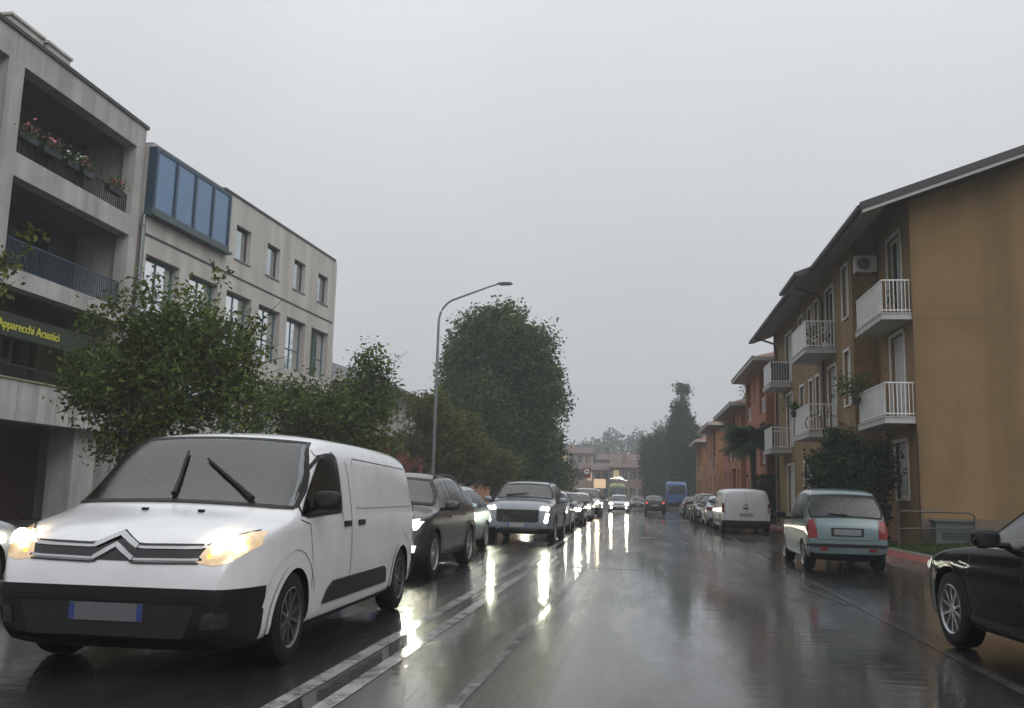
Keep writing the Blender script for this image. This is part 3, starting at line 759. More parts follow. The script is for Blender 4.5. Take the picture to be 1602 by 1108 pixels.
balcony(7.0, GX, 27.05, 30.2, 6.66); balcony(7.0, GX, 27.05, 30.2, 3.70)
balcony(6.0, GX2, 33.35, 36.3, 6.66); balcony(6.05, GX2, 33.3, 36.3, 3.70)
balcony(6.15, GX2, 42.9, 45.3, 6.58, infill=mat('dark_screen', (.03, .045, .05), .5)); balcony(6.15, GX2, 42.9, 45.3, 3.6)
# air conditioner on the return wall
t = thing('air_conditioner', 'white box air conditioner on the ochre wall above the top balcony', 'air conditioner', (7.5, YS-.2, 8.7))
build('casing', MB().box(7.12, 7.80, YS-.34, YS-.04, 8.72, 9.26), white_frame, t)
mb = MB(); mb.lathe([(0, .001), (0, .20), (.02, .205)], 20, 'x'); o = build('fan_grille', mb, mat('fan_grey', (.12, .12, .12), .5), t, loc=(7.38, YS-.345, 8.99)); o.rotation_euler = (0, 0, rad(-90))
build('bracket', MB().box(7.2, 7.24, YS-.36, YS, 8.67, 8.717).box(7.68, 7.72, YS-.36, YS, 8.67, 8.717), gutter_m, t)
# things on the balconies
def pot_plant(name, label, loc, h, n, lm, flowers=None, seed=1, pot=terracotta, wide=.22, cat='plant'):
    rng = np.random.default_rng(seed); t = thing(name, label, cat, loc, world=False)
    build('pot', MB().lathe([(0, .001), (0, .10), (.2, .14), (.2, .12), (.17, .001)], 14, 'z'), pot, t, smooth=True)
    C = np.stack([wide*rng.normal(size=n), wide*rng.normal(size=n), .2+h*.5+.28*h*rng.normal(size=n)], 1)
    addobj('leaves', leaf_mesh('leaves', C, .13, rng, .45), lm, t)
    if flowers:
        C = C[:n//4]+.04; addobj('blossoms', leaf_mesh('blossoms', C, .08, rng, .9), flowers, t)
    return t
pot_plant('potted_plant', 'red flowering pot plant behind the bars of the top near balcony', (7.35, 27.35, 6.7), .45, 60, leaf_b, flower_r, 3, wide=.10)
pot_plant('potted_plant', 'pot plant with red leaves on the upper middle balcony', (6.3, 33.6, 6.7), .6, 70, leaf_b, flower_r, 4, wide=.10)
pot_plant('potted_plant', 'white pot with small plant on the upper middle balcony by the wall', (6.75, 33.6, 6.7), .5, 60, leaf_b, flower_w, 5, white_frame, .10)
pot_plant('balcony_plant', 'bushy green plant spilling over the lower near balcony corner', (6.9, 29.9, 4.35), .7, 420, leaf_b, None, 6, gutter_m, .30)
pot_plant('balcony_plant', 'small green plant on the lower middle balcony rail', (6.05, 36.1, 4.45), .4, 120, leaf_b, None, 7, gutter_m, .15)
t = thing('bicycle', 'dark bicycle leaning inside the lower middle balcony railing', 'bicycle', (6.5, 33.5, 3.73))
mb = MB()
for cx in (6.28, 6.88):
    ring = [(cx+.28*math.cos(q), 33.52, 4.03+.28*math.sin(q)) for q in np.linspace(0, 2*math.pi, 25)]
    mb2 = MB().tube(ring, .018, 6, cap=False); build('wheel', mb2, tyre_m, t)
mb.tube([(6.28, 33.52, 4.03), (6.42, 33.52, 4.45), (6.8, 33.52, 4.45), (6.88, 33.52, 4.03)], .015, 6).tube([(6.42, 33.52, 4.45), (6.58, 33.52, 4.03), (6.8, 33.52, 4.45), (6.78, 33.52, 4.6)], .015, 6)
build('frame', mb, iron, t)
build('handlebar', MB().tube([(6.4, 33.4, 4.62), (6.42, 33.52, 4.62), (6.4, 33.66, 4.62)], .012, 6), iron, t)
# bush in front, utility box and rail by the gable
rng = np.random.default_rng(21)
tree('laurel_bush', 'large dark rounded laurel bush in front of the ochre house', (6.5, 28.6, .15),
     [(-.5, -.1, 1.9, .95, .9, 1.5), (.25, .1, 1.7, .95, .9, 1.5), (0, 0, 1.0, 1.15, 1.0, .95), (-.25, 0, 2.8, .7, .6, .6)], .9, .07, 1000, 26, .12, leaf_d, 5, .13, 'bush', limbs=10, aspect=.55)
t = thing('utility_cabinet', 'low grey green utility cabinet against the ochre gable wall', 'cabinet', (8.2, 26.4, .3))
build('body', MB().box(8.0, 9.0, 26.25, 26.7, .26, .86), grey_box_m, t); build('lid', MB().box(7.96, 9.04, 26.2, 26.75, .862, .91), grey_box_m, t)
mb = MB()
for k in range(3): mb.box(8.15, 8.85, 26.235, 26.249, .40+.07*k, .43+.07*k)
build('vent', mb, gutter_m, t)
t = thing('pipe_railing', 'bent steel pipe rail beside the utility cabinet', 'railing', (8.4, 26.3, .2))
build('rail', MB().tube([(7.0, 26.1, .2), (7.0, 26.1, 1.05), (7.1, 26.1, 1.12), (8.8, 26.1, 1.12), (8.93, 26.1, 1.04), (8.93, 26.1, .3)], .025, 8), mat('galvanised', (.07, .065, .06), .5, metal=.3), t, smooth=True)
build('rail', MB().tube([(7.02, 26.1, .66), (8.91, 26.1, .72)], .02, 8), MATS['galvanised'], t, smooth=True)

# ------------------------------------------------------------------ orange houses further along
def house(name, label, x0, x1, y0, y1, ze, wm, over=.75, cols=3, storeys=3, roof=tile_m, seed=0, loggia=(), gable_win=False):
    t = thing(name, label, 'house', ((x0+x1)/2, (y0+y1)/2, 0)); rnd = random.Random(seed)
    side = 1 if x0 > 0 else -1                       # which side of the street
    xf = x0 if side > 0 else x1
    Nn = -X*side; h = (ze-.3)/storeys; hs = []; L = y1-y0
    for s in range(storeys):
        for c in range(cols):
            a = L*(c+.5)/cols
            if (s, c) in loggia: hs.append((a-1.1, a+1.1, .2+s*h+.15, .2+s*h+h-.35))
            else: hs.append((a-.5, a+.5, .2+s*h+.9, .2+s*h+h-.5))
    mb = MB(); wall(mb, (xf, y0, 0), Y, Nn, L, .1, ze, hs, .3); build('front_wall', mb, wm, t)
    mb = MB(); mb.box(min(x0, x1)+.302 if side > 0 else x0, x1 if side > 0 else x1-.302, y0, y0+.3, .1, ze); build('near_wall', mb, wm, t)
    mb = MB(); mb.box(x0+(1.6 if side > 0 else 0), x1-(0 if side > 0 else 1.6), y0+.31, y1, .1, ze-.05); build('core', mb, shade_wall, t)
    for q in hs:
        big = q[1]-q[0] > 1.5
        if big:
            d = 1.2
            mb = MB(); p = Vector((xf, y0, 0)) - Nn*.15; mb.obox(p+Y*q[0]+Z*(q[2]+.85), Y*(q[1]-q[0]), Nn*.05, Z*.05); mb.obox(p+Y*q[0]+Z*(q[2]+.1), Y*(q[1]-q[0]), Nn*.05, Z*.04)
            for k in range(1, 14): mb.obox(p+Y*(q[0]+(q[1]-q[0])*k/14)+Z*(q[2]+.1), Y*.02, Nn*.03, Z*.78)
            build('loggia_railing', mb, white_metal, t)
        else:
            window(t, (xf, y0, 0), Y, Nn, *q, depth=.1, fm=white_frame, pm=glass_dark if rnd.random() < .4 else shutter_m, fw=.07, mull=(.5,), sill=white_frame)
    if gable_win:
        pass
    # hipped roof
    xa, xb, ya, yb = x0-over, x1+over, y0-over, y1+over
    ins = min(xb-xa, yb-ya)/2*.95; rz = ze+ins*.36; e = ze+.02
    R = [(xa, ya, e), (xb, ya, e), (xb, yb, e), (xa, yb, e)]
    T = [(xa+ins, ya+ins, rz), (xb-ins, ya+ins, rz), (xb-ins, yb-ins, rz), (xa+ins, yb-ins, rz)]
    mb = MB()
    for i in range(4): mb.quad(R[i], R[(i+1) % 4], T[(i+1) % 4], T[i])
    mb.quad(*T); r = build('roof', mb, roof, t)
    mb = MB(); mb.box(xa-.02, xb+.02, ya-.02, yb+.02, e-.2, e-.004); build('eave', mb, mat('eave_pale', (.44, .42, .40), .6, var=.05), r)
    mb = MB(); mb.tube([(xa if side > 0 else xb, ya, e+.0), (xa if side > 0 else xb, yb, e+.0)], .07, 6); build('gutter', mb, zinc, r)
    mb = MB(); mb.box((x0+x1)/2-.3, (x0+x1)/2+.3, (y0+y1)/2-.3, (y0+y1)/2+.3, rz-.8, rz+.7); build('chimney', mb, wm, r)
    return t
house('orange_house', 'tall orange house with loggias right behind the ochre house', 6.95, 16, 50.0, 59.0, 8.75, orange, cols=3, seed=1, loggia=((1, 0), (2, 0), (2, 2)))
house('orange_house', 'lower apricot house wing with dark loggias beyond the palm', 6.75, 15, 60.0, 71.0, 7.35, orange, over=.7, cols=4, storeys=2, seed=2, loggia=((0, 1), (1, 1), (1, 2)))
house('apricot_house', 'apricot house with narrow windows beyond the orange wing', 6.6, 15, 76.0, 86.0, 7.35, orange2, over=.7, cols=3, storeys=2, seed=3, loggia=((1, 0),))
house('apricot_house', 'farthest small apricot house before the dark cypress', 6.7, 14, 92.0, 101.0, 6.95, orange2, over=.7, cols=3, storeys=2, seed=4, loggia=((1, 1), (0, 1)))
# dark hedge and gate between the ochre and orange houses
rng = np.random.default_rng(8)
C = np.stack([6.9+.35*rng.normal(size=5000), 48.9+.45*rng.normal(size=5000), .2+2.4*rng.random(5000)], 1)
t = thing('hedge', 'dark clipped hedge between the ochre house and the orange house', 'hedge', (6.9, 48.9, .1))
addobj('foliage', leaf_mesh('foliage', C, .14, rng, .6), leaf_d, t)
build('stem', MB().tube([(6.9, 48.9, .1), (6.9, 48.9, 1.8)], .04, 6), bark, t)
# palm
def palm(name, label, loc, h, n, fl, seed):
    rng = random.Random(seed); t = thing(name, label, 'palm', loc, world=False)
    build('trunk', MB().tube([(0, 0, -.05), (.03, 0, h*.5), (0, .04, h)], [.16, .14, .17], 10), bark, t, smooth=True)
    for i in range(n):
        az = i*2.4 + rng.uniform(-.3, .3); el = rng.uniform(-.25, 1.4); L = fl*rng.uniform(.8, 1.1)
        mb = MB(); pts = []
        for k in range(7):
            q = k/6; r = L*q*math.cos(el*(1-.5*q)) ; z = L*q*math.sin(el) - .38*L*q*q
            pts.append(Vector((r*math.cos(az), r*math.sin(az), h+.1+z)))
        mb.tube(pts, [.03, .025, .02, .016, .012, .008, .004], 5)
        for k in range(1, 20):
            q = k/20; i0 = min(int(q*6), 5); p = pts[i0].lerp(pts[i0+1], q*6-i0); d = (pts[i0+1]-pts[i0]).normalized()
            sd = d.cross(Z).normalized(); ll = .42*fl*math.sin(math.pi*(.15+.8*q))
            for sg_ in (-1, 1):
                tip = p + sd*sg_*ll*.8 + d*ll*.5 - Z*ll*.35; wv = d*.055
                mb.quad(p-wv, p+wv, tip+wv*.2, tip-wv*.2)
        build('frond', mb, leaf_p, t)
    return t
palm('palm_tree', 'palm tree with drooping green fronds behind the parked white van', (6.15, 49.3, .1), 4.0, 46, 1.9, 3)

# ================================================================== VEHICLES
def pchip(pts):
    x = np.array([p[0] for p in pts], float); y = np.array([p[1] for p in pts], float)
    h = np.diff(x); d = np.diff(y)/h; m = np.zeros(len(x)); m[0], m[-1] = d[0], d[-1]
    for i in range(1, len(x)-1):
        if d[i-1]*d[i] > 0:
            w1, w2 = 2*h[i]+h[i-1], h[i]+2*h[i-1]; m[i] = (w1+w2)/(w1/d[i-1]+w2/d[i])
    def f(t):
        t = min(max(t, x[0]), x[-1]); i = min(int(np.searchsorted(x, t, 'right'))-1, len(x)-2); i = max(i, 0)
        s = (t-x[i])/h[i]
        return float((1+2*s)*(1-s)**2*y[i] + s*(1-s)**2*h[i]*m[i] + s*s*(3-2*s)*y[i+1] + s*s*(s-1)*h[i]*m[i+1])
    return f
def chaikin(p, k):
    for _ in range(k):
        q = [p[0]]
        for a, b in zip(p, p[1:]):
            q.append((a[0]*.75+b[0]*.25, a[1]*.75+b[1]*.25)); q.append((a[0]*.25+b[0]*.75, a[1]*.25+b[1]*.75))
        q.append(p[-1]); q.pop(1); q.pop(-2)
        p = q
    return p
def bool_diff(me, cut):
    a = bpy.data.objects.new('a', me); b = bpy.data.objects.new('b', cut); COL.objects.link(a); COL.objects.link(b)
    md = a.modifiers.new('d', 'BOOLEAN'); md.operation = 'DIFFERENCE'; md.object = b; md.solver = 'EXACT'
    bpy.context.view_layer.update()
    out = bpy.data.meshes.new_from_object(a.evaluated_get(bpy.context.evaluated_depsgraph_get()))
    bpy.data.objects.remove(a); bpy.data.objects.remove(b)
    return out

class Model:
    """a vehicle shape: list of parts (name, mesh, material keys, parent index, location)"""
    def __init__(s, sp):
        s.sp = sp; s.L = sp['L']; s.parts = []
        s.c = {k: pchip(sp[k]) for k in ('zt', 'zs', 'wr')}
        s.W = sp['W']; s.make_body()
    def prof(s, t):
        sp = s.sp; L = s.L
        zt, zs = s.c['zt'](t), s.c['zs'](t); zs = min(zs, zt-.02)
        kf, kr, Rf, Rr = sp.get('kf', .30), sp.get('kr', .20), sp.get('Rf', .75), sp.get('Rr', .5)
        f = 1 - kf*(1-math.sqrt(max(0, 1-(1-min((L-t)/Rf, 1))**2))) - kr*(1-math.sqrt(max(0, 1-(1-min(t/Rr, 1))**2)))
        wm = s.W*f; ws = s.W*sp.get('ws', .965)*f; wr = min(s.c['wr'](t)*(.35+.65*f), ws*.985)
        zb = sp.get('zb', .2) + .13*max(0, 1-(L-t)/.35)**2 + .15*max(0, 1-t/.35)**2
        return zt, zs, zb, wm, ws, wr
    def ring(s, t):
        zt, zs, zb, wm, ws, wr = s.prof(t)
        cr = min(s.sp.get('crown', .075), (zt-zs)*.45); ze = zt-cr; h = zs-zb
        p = [(0, zb), (wm*.84, zb), (wm*.965, zb+.10*h), (wm*.985, zb+.34*h), (wm, zb+.60*h), (wm*.992, zb+.84*h), (ws, zs),
             (ws+(wr-ws)*.5+s.sp.get('bulge', .015)*min(1, (zt-zs)*3), zs+(ze-zs)*.55), (wr, ze), (wr*.84, zt-cr*.42), (wr*.45, zt-cr*.08), (0, zt)]
        return chaikin(p, 2)
    def ze(s, t):
        zt, zs, *_ = s.prof(t); return zt-min(s.sp.get('crown', .075), (zt-zs)*.45)
    def make_body(s):
        sp = s.sp; L = s.L
        ts = sorted({0, L, *[round(q, 4) for q in np.linspace(0, L, sp.get('n', 56))], *[.01, .02, .035, .06, .09, .13, .18, .24], *[L-q for q in (.006, .015, .03, .05, .08, .12, .17, .23, .3)]})
        rings = [s.ring(t) for t in ts]; k = len(rings[0]); v = []; f = []
        full = []
        for t, r in zip(ts, rings):
            ids = []
            for x, z in r: ids.append(len(v)); v.append((x, t-L/2, z))
            for x, z in reversed(r[1:-1]): ids.append(len(v)); v.append((-x, t-L/2, z))
            full.append(ids)
        m = len(full[0])
        for a, b in zip(full, full[1:]):
            for i in range(m): j = (i+1) % m; f.append((a[i], a[j], b[j], b[i]))
        f.append(tuple(full[0])); f.append(tuple(reversed(full[-1])))
        me = bpy.data.meshes.new('body'); me.from_pydata(v, [], f)
        bm = bmesh.new(); bm.from_mesh(me); bmesh.ops.recalc_face_normals(bm, faces=bm.faces)
        for ax, val in sp.get('cuts', ()):
            co, no = ((0, 0, val), (0, 0, 1)) if ax == 'z' else ((0, val-L/2, 0), (0, 1, 0))
            bmesh.ops.bisect_plane(bm, geom=bm.verts[:]+bm.edges[:]+bm.faces[:], plane_co=co, plane_no=no, dist=1e-4)
        bm.to_mesh(me); s.bvh = BVHTree.FromBMesh(bm); bm.free()
        R = sp['r']*1.17; cb = MB()
        for t in sp['wheels']:
            for sg in (-1, 1):
                b = len(cb.v); n = 40; xi, xo = sg*(s.W-.40), sg*(s.W+.3)
                for x in (xi, xo):
                    for i in range(n):
                        q = 2*math.pi*i/n; cb.v.append((x, t-L/2+R*math.cos(q), sp['r']+R*math.sin(q)))
                for i in range(n):
                    j = (i+1) % n; cb.f.append((b+i, b+j, b+n+j, b+n+i)); cb.m.append(0)
                cb.f.append(tuple(b+i for i in range(n))); cb.f.append(tuple(b+n+i for i in reversed(range(n)))); cb.m += [0, 0]
        out = bool_diff(me, cb.mesh('cut'))
        if sp.get('cabin'): out = s.carve(out)
        out.materials.clear()
        mi = []; wy = [t-L/2 for t in sp['wheels']]; fn = sp.get('matfn')
        for p in out.polygons:
            c, n_ = p.center, p.normal; k_ = 0
            if n_.z < -.6 and c.z < .45: k_ = 2
            for y in wy:
                if math.hypot(c.y-y, c.z-sp['r']) < R+.002: k_ = 2
            if k_ == 0 and sp.get('cabin') and c.z > .6 and s.bvh.find_nearest(c)[3] > .006: k_ = 2
            if k_ == 0 and fn: k_ = fn(c.x, c.y+L/2, c.z, n_)
            mi.append(k_)
        out.polygons.foreach_set('material_index', mi)
        out.polygons.foreach_set('use_smooth', [True]*len(out.polygons)); out.set_sharp_from_angle(angle=rad(42)); out.update()
        s.body = s.add('body', out, ['paint', 'trim', 'under'])
    def add(s, name, me, keys, parent=None, loc=(0, 0, 0), rot=None):
        s.parts.append((name, me, keys if isinstance(keys, list) else [keys], parent, loc, rot)); return len(s.parts)-1
    def cast(s, plane, a, b):
        o, d = {'R': ((4, a-s.L/2, b), (-1, 0, 0)), 'L': ((-4, a-s.L/2, b), (1, 0, 0)), 'F': ((a, 20, b), (0, -1, 0)),
                'B': ((a, -20, b), (0, 1, 0)), 'T': ((a, b-s.L/2, 9), (0, 0, -1))}[plane]
        o, d = Vector(o), Vector(d); hit = s.bvh.ray_cast(o, d)
        if hit[0] is None:
            q = s.bvh.find_nearest(o + d*({'F': 20-s.L/2, 'B': 20-s.L/2}.get(plane, 4-s.W))); return q[0], q[1], d
        n = hit[1] if hit[1].dot(d) < 0 else -hit[1]
        return hit[0], n, d
    def patch_mesh(s, outline, plane, off=.004, step=.07, name='patch'):
        pts = []
        for (a0, b0), (a1, b1) in zip(outline, outline[1:]+outline[:1]):
            L = math.hypot(a1-a0, b1-b0); k = max(1, int(L/step))
            for i in range(k): pts.append((a0+(a1-a0)*i/k, b0+(b1-b0)*i/k))
        nb = len(pts); P = np.array(pts)
        lo, hi = P.min(0), P.max(0)
        def inside(x, y):
            r = False; j = nb-1
            for i in range(nb):
                if (P[i][1] > y) != (P[j][1] > y) and x < (P[j][0]-P[i][0])*(y-P[i][1])/(P[j][1]-P[i][1])+P[i][0]: r = not r
                j = i
            return r
        for gx in np.arange(lo[0]+step/2, hi[0], step):
            for gy in np.arange(lo[1]+step/2, hi[1], step):
                if inside(gx, gy) and np.min(np.hypot(P[:, 0]-gx, P[:, 1]-gy)) > step*.4: pts.append((gx, gy))
        r = delaunay_2d_cdt([Vector(p) for p in pts], [(i, (i+1) % nb) for i in range(nb)], [], 1, 1e-6)
        vs, fs, orig = r[0], r[2], r[3]
        v = []; inn = []
        for p in vs:
            q, n, d = s.cast(plane, p.x, p.y); v.append(q+n*off); inn.append(q-n*off*1.2)
        bm = bmesh.new(); bv = [bm.verts.new(p) for p in v]; bi = {}
        for f in fs:
            try: bm.faces.new([bv[i] for i in f])
            except ValueError: pass
        d = Vector(s.cast(plane, *pts[0])[2])
        bm.normal_update()
        for f in bm.faces:
            if f.normal.dot(d) > 0: f.normal_flip()
        for e in [e for e in bm.edges if len(e.link_faces) == 1]:
            i, j = [bv.index(q) for q in e.verts]
            for q in (i, j):
                if q not in bi: bi[q] = bm.verts.new(inn[q])
            try: bm.faces.new([bv[i], bv[j], bi[j], bi[i]])
            except ValueError: pass
        me = bpy.data.meshes.new(name); bm.to_mesh(me); bm.free()
        me.polygons.foreach_set('use_smooth', [True]*len(me.polygons)); me.set_sharp_from_angle(angle=rad(40)); me.update()
        return me
    def patch(s, name, outline, plane, key, off=.004, step=.07, parent=None):
        return s.add(name, s.patch_mesh(outline, plane, off, step, name), key, parent)
    def both(s, name, outline, key, off=.004, step=.07, parent=None):
        return [s.patch(name, outline, pl, key, off, step, parent) for pl in ('R', 'L')]
    def mirror_f(s, name, outline, plane, key, off=.004, step=.05, parent=None):
        a = s.patch(name, outline, plane, key, off, step, parent)
        b = s.patch(name, [(-x, z) for x, z in reversed(outline)], plane, key, off, step, parent)
        return a, b
    def strip(s, name, line, plane, key, w=.009, off=.0025, parent=None, step=.06):
        mb = MB(); pts = []
        for (a0, b0), (a1, b1) in zip(line, line[1:]):
            k = max(1, int(math.hypot(a1-a0, b1-b0)/step))
            pts += [(a0+(a1-a0)*i/k, b0+(b1-b0)*i/k) for i in range(k)]
        pts.append(line[-1]); Q = []
        for i, p in enumerate(pts):
            a, b = pts[max(i-1, 0)], pts[min(i+1, len(pts)-1)]; d = Vector((b[0]-a[0], b[1]-a[1])); d.normalize(); e = (-d.y*w/2, d.x*w/2)
            row = []
            for sg in (-1, 1):
                q, n, _ = s.cast(plane, p[0]+e[0]*sg, p[1]+e[1]*sg); row.append(q+n*off)
            Q.append(row)
        for a, b in zip(Q, Q[1:]): mb.quad(a[0], a[1], b[1], b[0])
        return s.add(name, mb.mesh(name, True), key, parent)
    # ---- cabin: an inner void opened by the window shapes
    def win_outline(s, w):
        cut, top = s.sp.get('wcut', .02), s.sp.get('wtop', .05); a0, a1, b0, b1 = w
        bot = [(t, s.prof(t)[1]+cut) for t in np.linspace(a0, a1, 9)]; up = [(t, s.ze(t)-top) for t in np.linspace(b1, b0, 9)]
        return [(float(a), float(b)) for a, b in bot+up]
    def screen_outline(s, tb, tt, plane, wb, wt, zo=.012, zi=.03):
        zb_, zt_ = s.c['zt'](tb)+zo, s.c['zt'](tt)-zi
        w0 = s.prof(tb)[4]*wb; w1 = s.prof(tt)[5]*wt
        out = [(x, zb_-.035*(abs(x)/w0)**2*(1 if plane == 'F' else .6)) for x in np.linspace(-w0, w0, 13)]
        out += [(w0+(w1-w0)*q+.03*math.sin(math.pi*q), zb_-.03+(zt_-zb_+.0)*q) for q in (.25, .5, .75)]
        out += [(x, zt_-.03*(abs(x)/w1)**2) for x in np.linspace(w1, -w1, 11)]
        out += [(-(w0+(w1-w0)*q+.03*math.sin(math.pi*q)), zb_-.03+(zt_-zb_)*q) for q in (.75, .5, .25)]
        return [(float(a), float(b)) for a, b in out]
    def carve(s, me):
        sp = s.sp; L = s.L; tr, tf, zf, hw = sp['cabin']
        def shrink(o, k=.955):
            cx = sum(p[0] for p in o)/len(o); cz = sum(p[1] for p in o)/len(o)
            return [(cx+(a-cx)*k, cz+(b-cz)*k) for a, b in o]
        top = []
        for t in np.linspace(tf, tr, 24):
            z = s.ze(t)-.05
            if z > zf+.03: top.append((float(t), z))
        void = [(tr, zf), (tf, zf)] + top
        me = bool_diff(me, MB().prism(void, (-hw, -L/2, 0), Y, Z, X*2*hw).mesh('cut'))
        c = MB()
        for w_ in sp['wins']: c.prism(shrink(s.win_outline(w_), .94), (-s.W-.3, -L/2, 0), Y, Z, X*2*(s.W+.3))
        me = bool_diff(me, c.mesh('cut'))
        c = MB(); a, b = sp['ws_']; wb, wt = sp.get('wsw', (.86, .93))
        c.prism(shrink(s.screen_outline(a, b, 'F', wb, wt)), (0, L/2+.3, 0), X, Z, Y*-(L-b+.3+.35))
        if sp.get('rw'):
            a, b = sp['rw']; wb, wt = sp.get('rww', (.80, .92))
            c.prism(shrink(s.screen_outline(a, b, 'B', wb, wt)), (0, -L/2-.3, 0), X, Z, Y*(b+.3+.35))
        me = bool_diff(me, c.mesh('cut'))
        return me
    def interior(s, seats, zseat, wheel=None):
        zf = s.sp['cabin'][2]
        for t, xs, rec in seats:
            for x in xs:
                mb = MB(); y = t-s.L/2; hgt = zseat-zf
                mb.prism([(-.24, 0), (.24, 0), (.22, hgt*.62), (.16, hgt*.70), (-.16, hgt*.70), (-.22, hgt*.62)], (x, y, zf-.002), X, Z+Y*-rec, Y*.11)
                mb.prism([(-.13, hgt*.74), (.13, hgt*.74), (.12, hgt), (-.12, hgt)], (x, y, zf-.002), X, Z+Y*-rec, Y*.09)
                mb.prism([(-.06, hgt*.66), (.06, hgt*.66), (.06, hgt*.80), (-.06, hgt*.80)], (x, y+.03, zf-.002), X, Z+Y*-rec, Y*.03)
                s.add('seat', mb.mesh('seat'), 'seat')
        if wheel:
            t, x, z = wheel
            ring = [(x+.18*math.cos(q), t-s.L/2-.05*math.sin(q), z+.17*math.sin(q)) for q in np.linspace(0, 2*math.pi, 21)]
            s.add('steering_wheel', MB().tube(ring, .014, 6, cap=False).mesh('steering_wheel', True), 'trim')
    # ---- common pieces
    def glass(s, wins):
        for w_ in wins: s.both('side_window', s.win_outline(w_), 'glass', .006, .05)
    def screen(s, tb, tt, plane='F', name='windscreen', wb=.86, wt=.93):
        out = s.screen_outline(tb, tt, plane, wb, wt)
        i = s.patch(name, out, plane, 'glass', .009, .045)
        s.strip('seal', out+[out[0]], plane, 'trim', s.sp.get('sealw', .034), .0105, i, .04)
        return i
    def wheels(s, spokes=5, key='rim', twin=True):
        sp = s.sp; r = sp['r']; w = .105
        tb = MB(); tb.lathe([(-w, r*.62), (-w, r*.86), (-w*.82, r*.97), (-w*.4, r), (w*.4, r), (w*.82, r*.97), (w, r*.86), (w*.96, r*.66), (w*.7, r*.62)], 40)
        tm_ = tb.mesh('tyre', True)
        rb = MB(); rr = r*.66
        rb.lathe([(w*.98, rr), (w*1.02, rr*.97), (w*.9, rr*.91), (-w*.3, rr*.88), (-w*.3, .02)], 40)
        rb.lathe([(w*.86, .001), (w*.86, rr*.17), (w*.6, rr*.22), (w*.2, rr*.24)], 20)
        for i in range(spokes):
            for q in ((-.13, .13) if twin else (0,)):
                an = 2*math.pi*i/spokes + q*(1.0)
                d = Vector((0, math.cos(an), math.sin(an))); e = Vector((0, -math.sin(an), math.cos(an)))
                an2 = 2*math.pi*i/spokes + q*2.3; d2 = Vector((0, math.cos(an2), math.sin(an2)))
                p0 = d*rr*.12 + X*w*.55; p1 = d2*rr*.93 + X*w*.62
                wd = rr*(.055 if twin else .13)
                rb.obox(p0-e*wd, p1-p0, e*2*wd, X*w*.26)
        rm = rb.mesh('rim', True)
        bk = MB(); bk.lathe([(-w*.32, .001), (-w*.32, rr*.9)], 24); dm = bk.mesh('brake_disc')
        for t in sp['wheels']:
            for sg in (1, -1):
                rot = None if sg > 0 else (0, 0, math.pi)
                i = s.add('wheel', tm_, 'tyre', None, (sg*(s.W-.015-w), t-s.L/2, r), rot)
                s.add('rim', rm, key, i); s.add('brake_disc', dm, 'under', i)
    def seams(s, ts, z0=.32, handles=(), hk='paint'):
        for t in ts:
            zz = s.prof(t)[1]
            for pl in ('R', 'L'): s.strip('panel_gap', [(t, z0), (t+.015, zz*.7), (t, zz)], pl, 'gap')
        for t in handles:
            z = s.prof(t)[1]-.09
            for sg in (-1, 1):
                q, n, _ = s.cast('R' if sg > 0 else 'L', t, z)
                hb = MB().box(-.012, .028, -.10, .10, -.018, .018); s.add('door_handle', hb.mesh('door_handle', True), hk, None, tuple(q))
    def mirror(s, t, key='paint', out=.11, z=None, size=1.0, sides=(-1, 1)):
        zz = (z or s.prof(t)[1]+.09)
        for sg in sides:
            q, n, _ = s.cast('R' if sg > 0 else 'L', t, zz-.05)
            mb = MB(); a, b, c = .115*size, .07*size, .078*size
            k = 14; m = 9; base = len(mb.v)
            for j in range(m):
                ph = math.pi*j/(m-1)-math.pi/2
                for i in range(k):
                    th = 2*math.pi*i/k
                    ce = lambda v, p=.65: math.copysign(abs(v)**p, v)
                    mb.v.append((sg*(out+a*.6)+a*ce(math.cos(ph))*ce(math.cos(th)), b*ce(math.cos(ph))*ce(math.sin(th)), .06+c*ce(math.sin(ph), .75)))
            for j in range(m-1):
                for i in range(k): mb.f.append((base+j*k+i, base+j*k+(i+1) % k, base+(j+1)*k+(i+1) % k, base+(j+1)*k+i)); mb.m.append(0)
            i_ = s.add('wing_mirror', mb.mesh('wing_mirror', True), key, None, tuple(q))
            arm = MB().tube([(-sg*.01, 0, .0), (sg*(out+.03), 0, .02)], [.032, .025], 8); s.add('mirror_arm', arm.mesh('mirror_arm', True), 'trim', i_)
            gl = MB(); cxm = sg*(out+a*.6); gl.quad((cxm-a*.8, -b-.002, .06-c*.75), (cxm+a*.8, -b-.002, .06-c*.75), (cxm+a*.8, -b-.002, .06+c*.75), (cxm-a*.8, -b-.002, .06+c*.75))
            s.add('mirror_glass', gl.mesh('mirror_glass'), 'glass', i_)
    def lens(s, plane, x, z, r, key, off=.02, parent=None, n=10):
        """lamp lens: a shallow dome set on the surface, facing along the vehicle"""
        for sg in (1, -1):
            q, nn, d = s.cast(plane, x*sg, z); mb = MB(); fwd = -d
            mb.lathe([(0, .001), (-.15*r, r*.6), (-.5*r, r)], n, 'x')
            rot = (0, 0, math.pi/2 if fwd.y > 0 else -math.pi/2)
            s.add('lamp', mb.mesh('lamp', True), key, parent[0 if sg > 0 else 1] if isinstance(parent, tuple) else parent, tuple(q+fwd*off), rot)
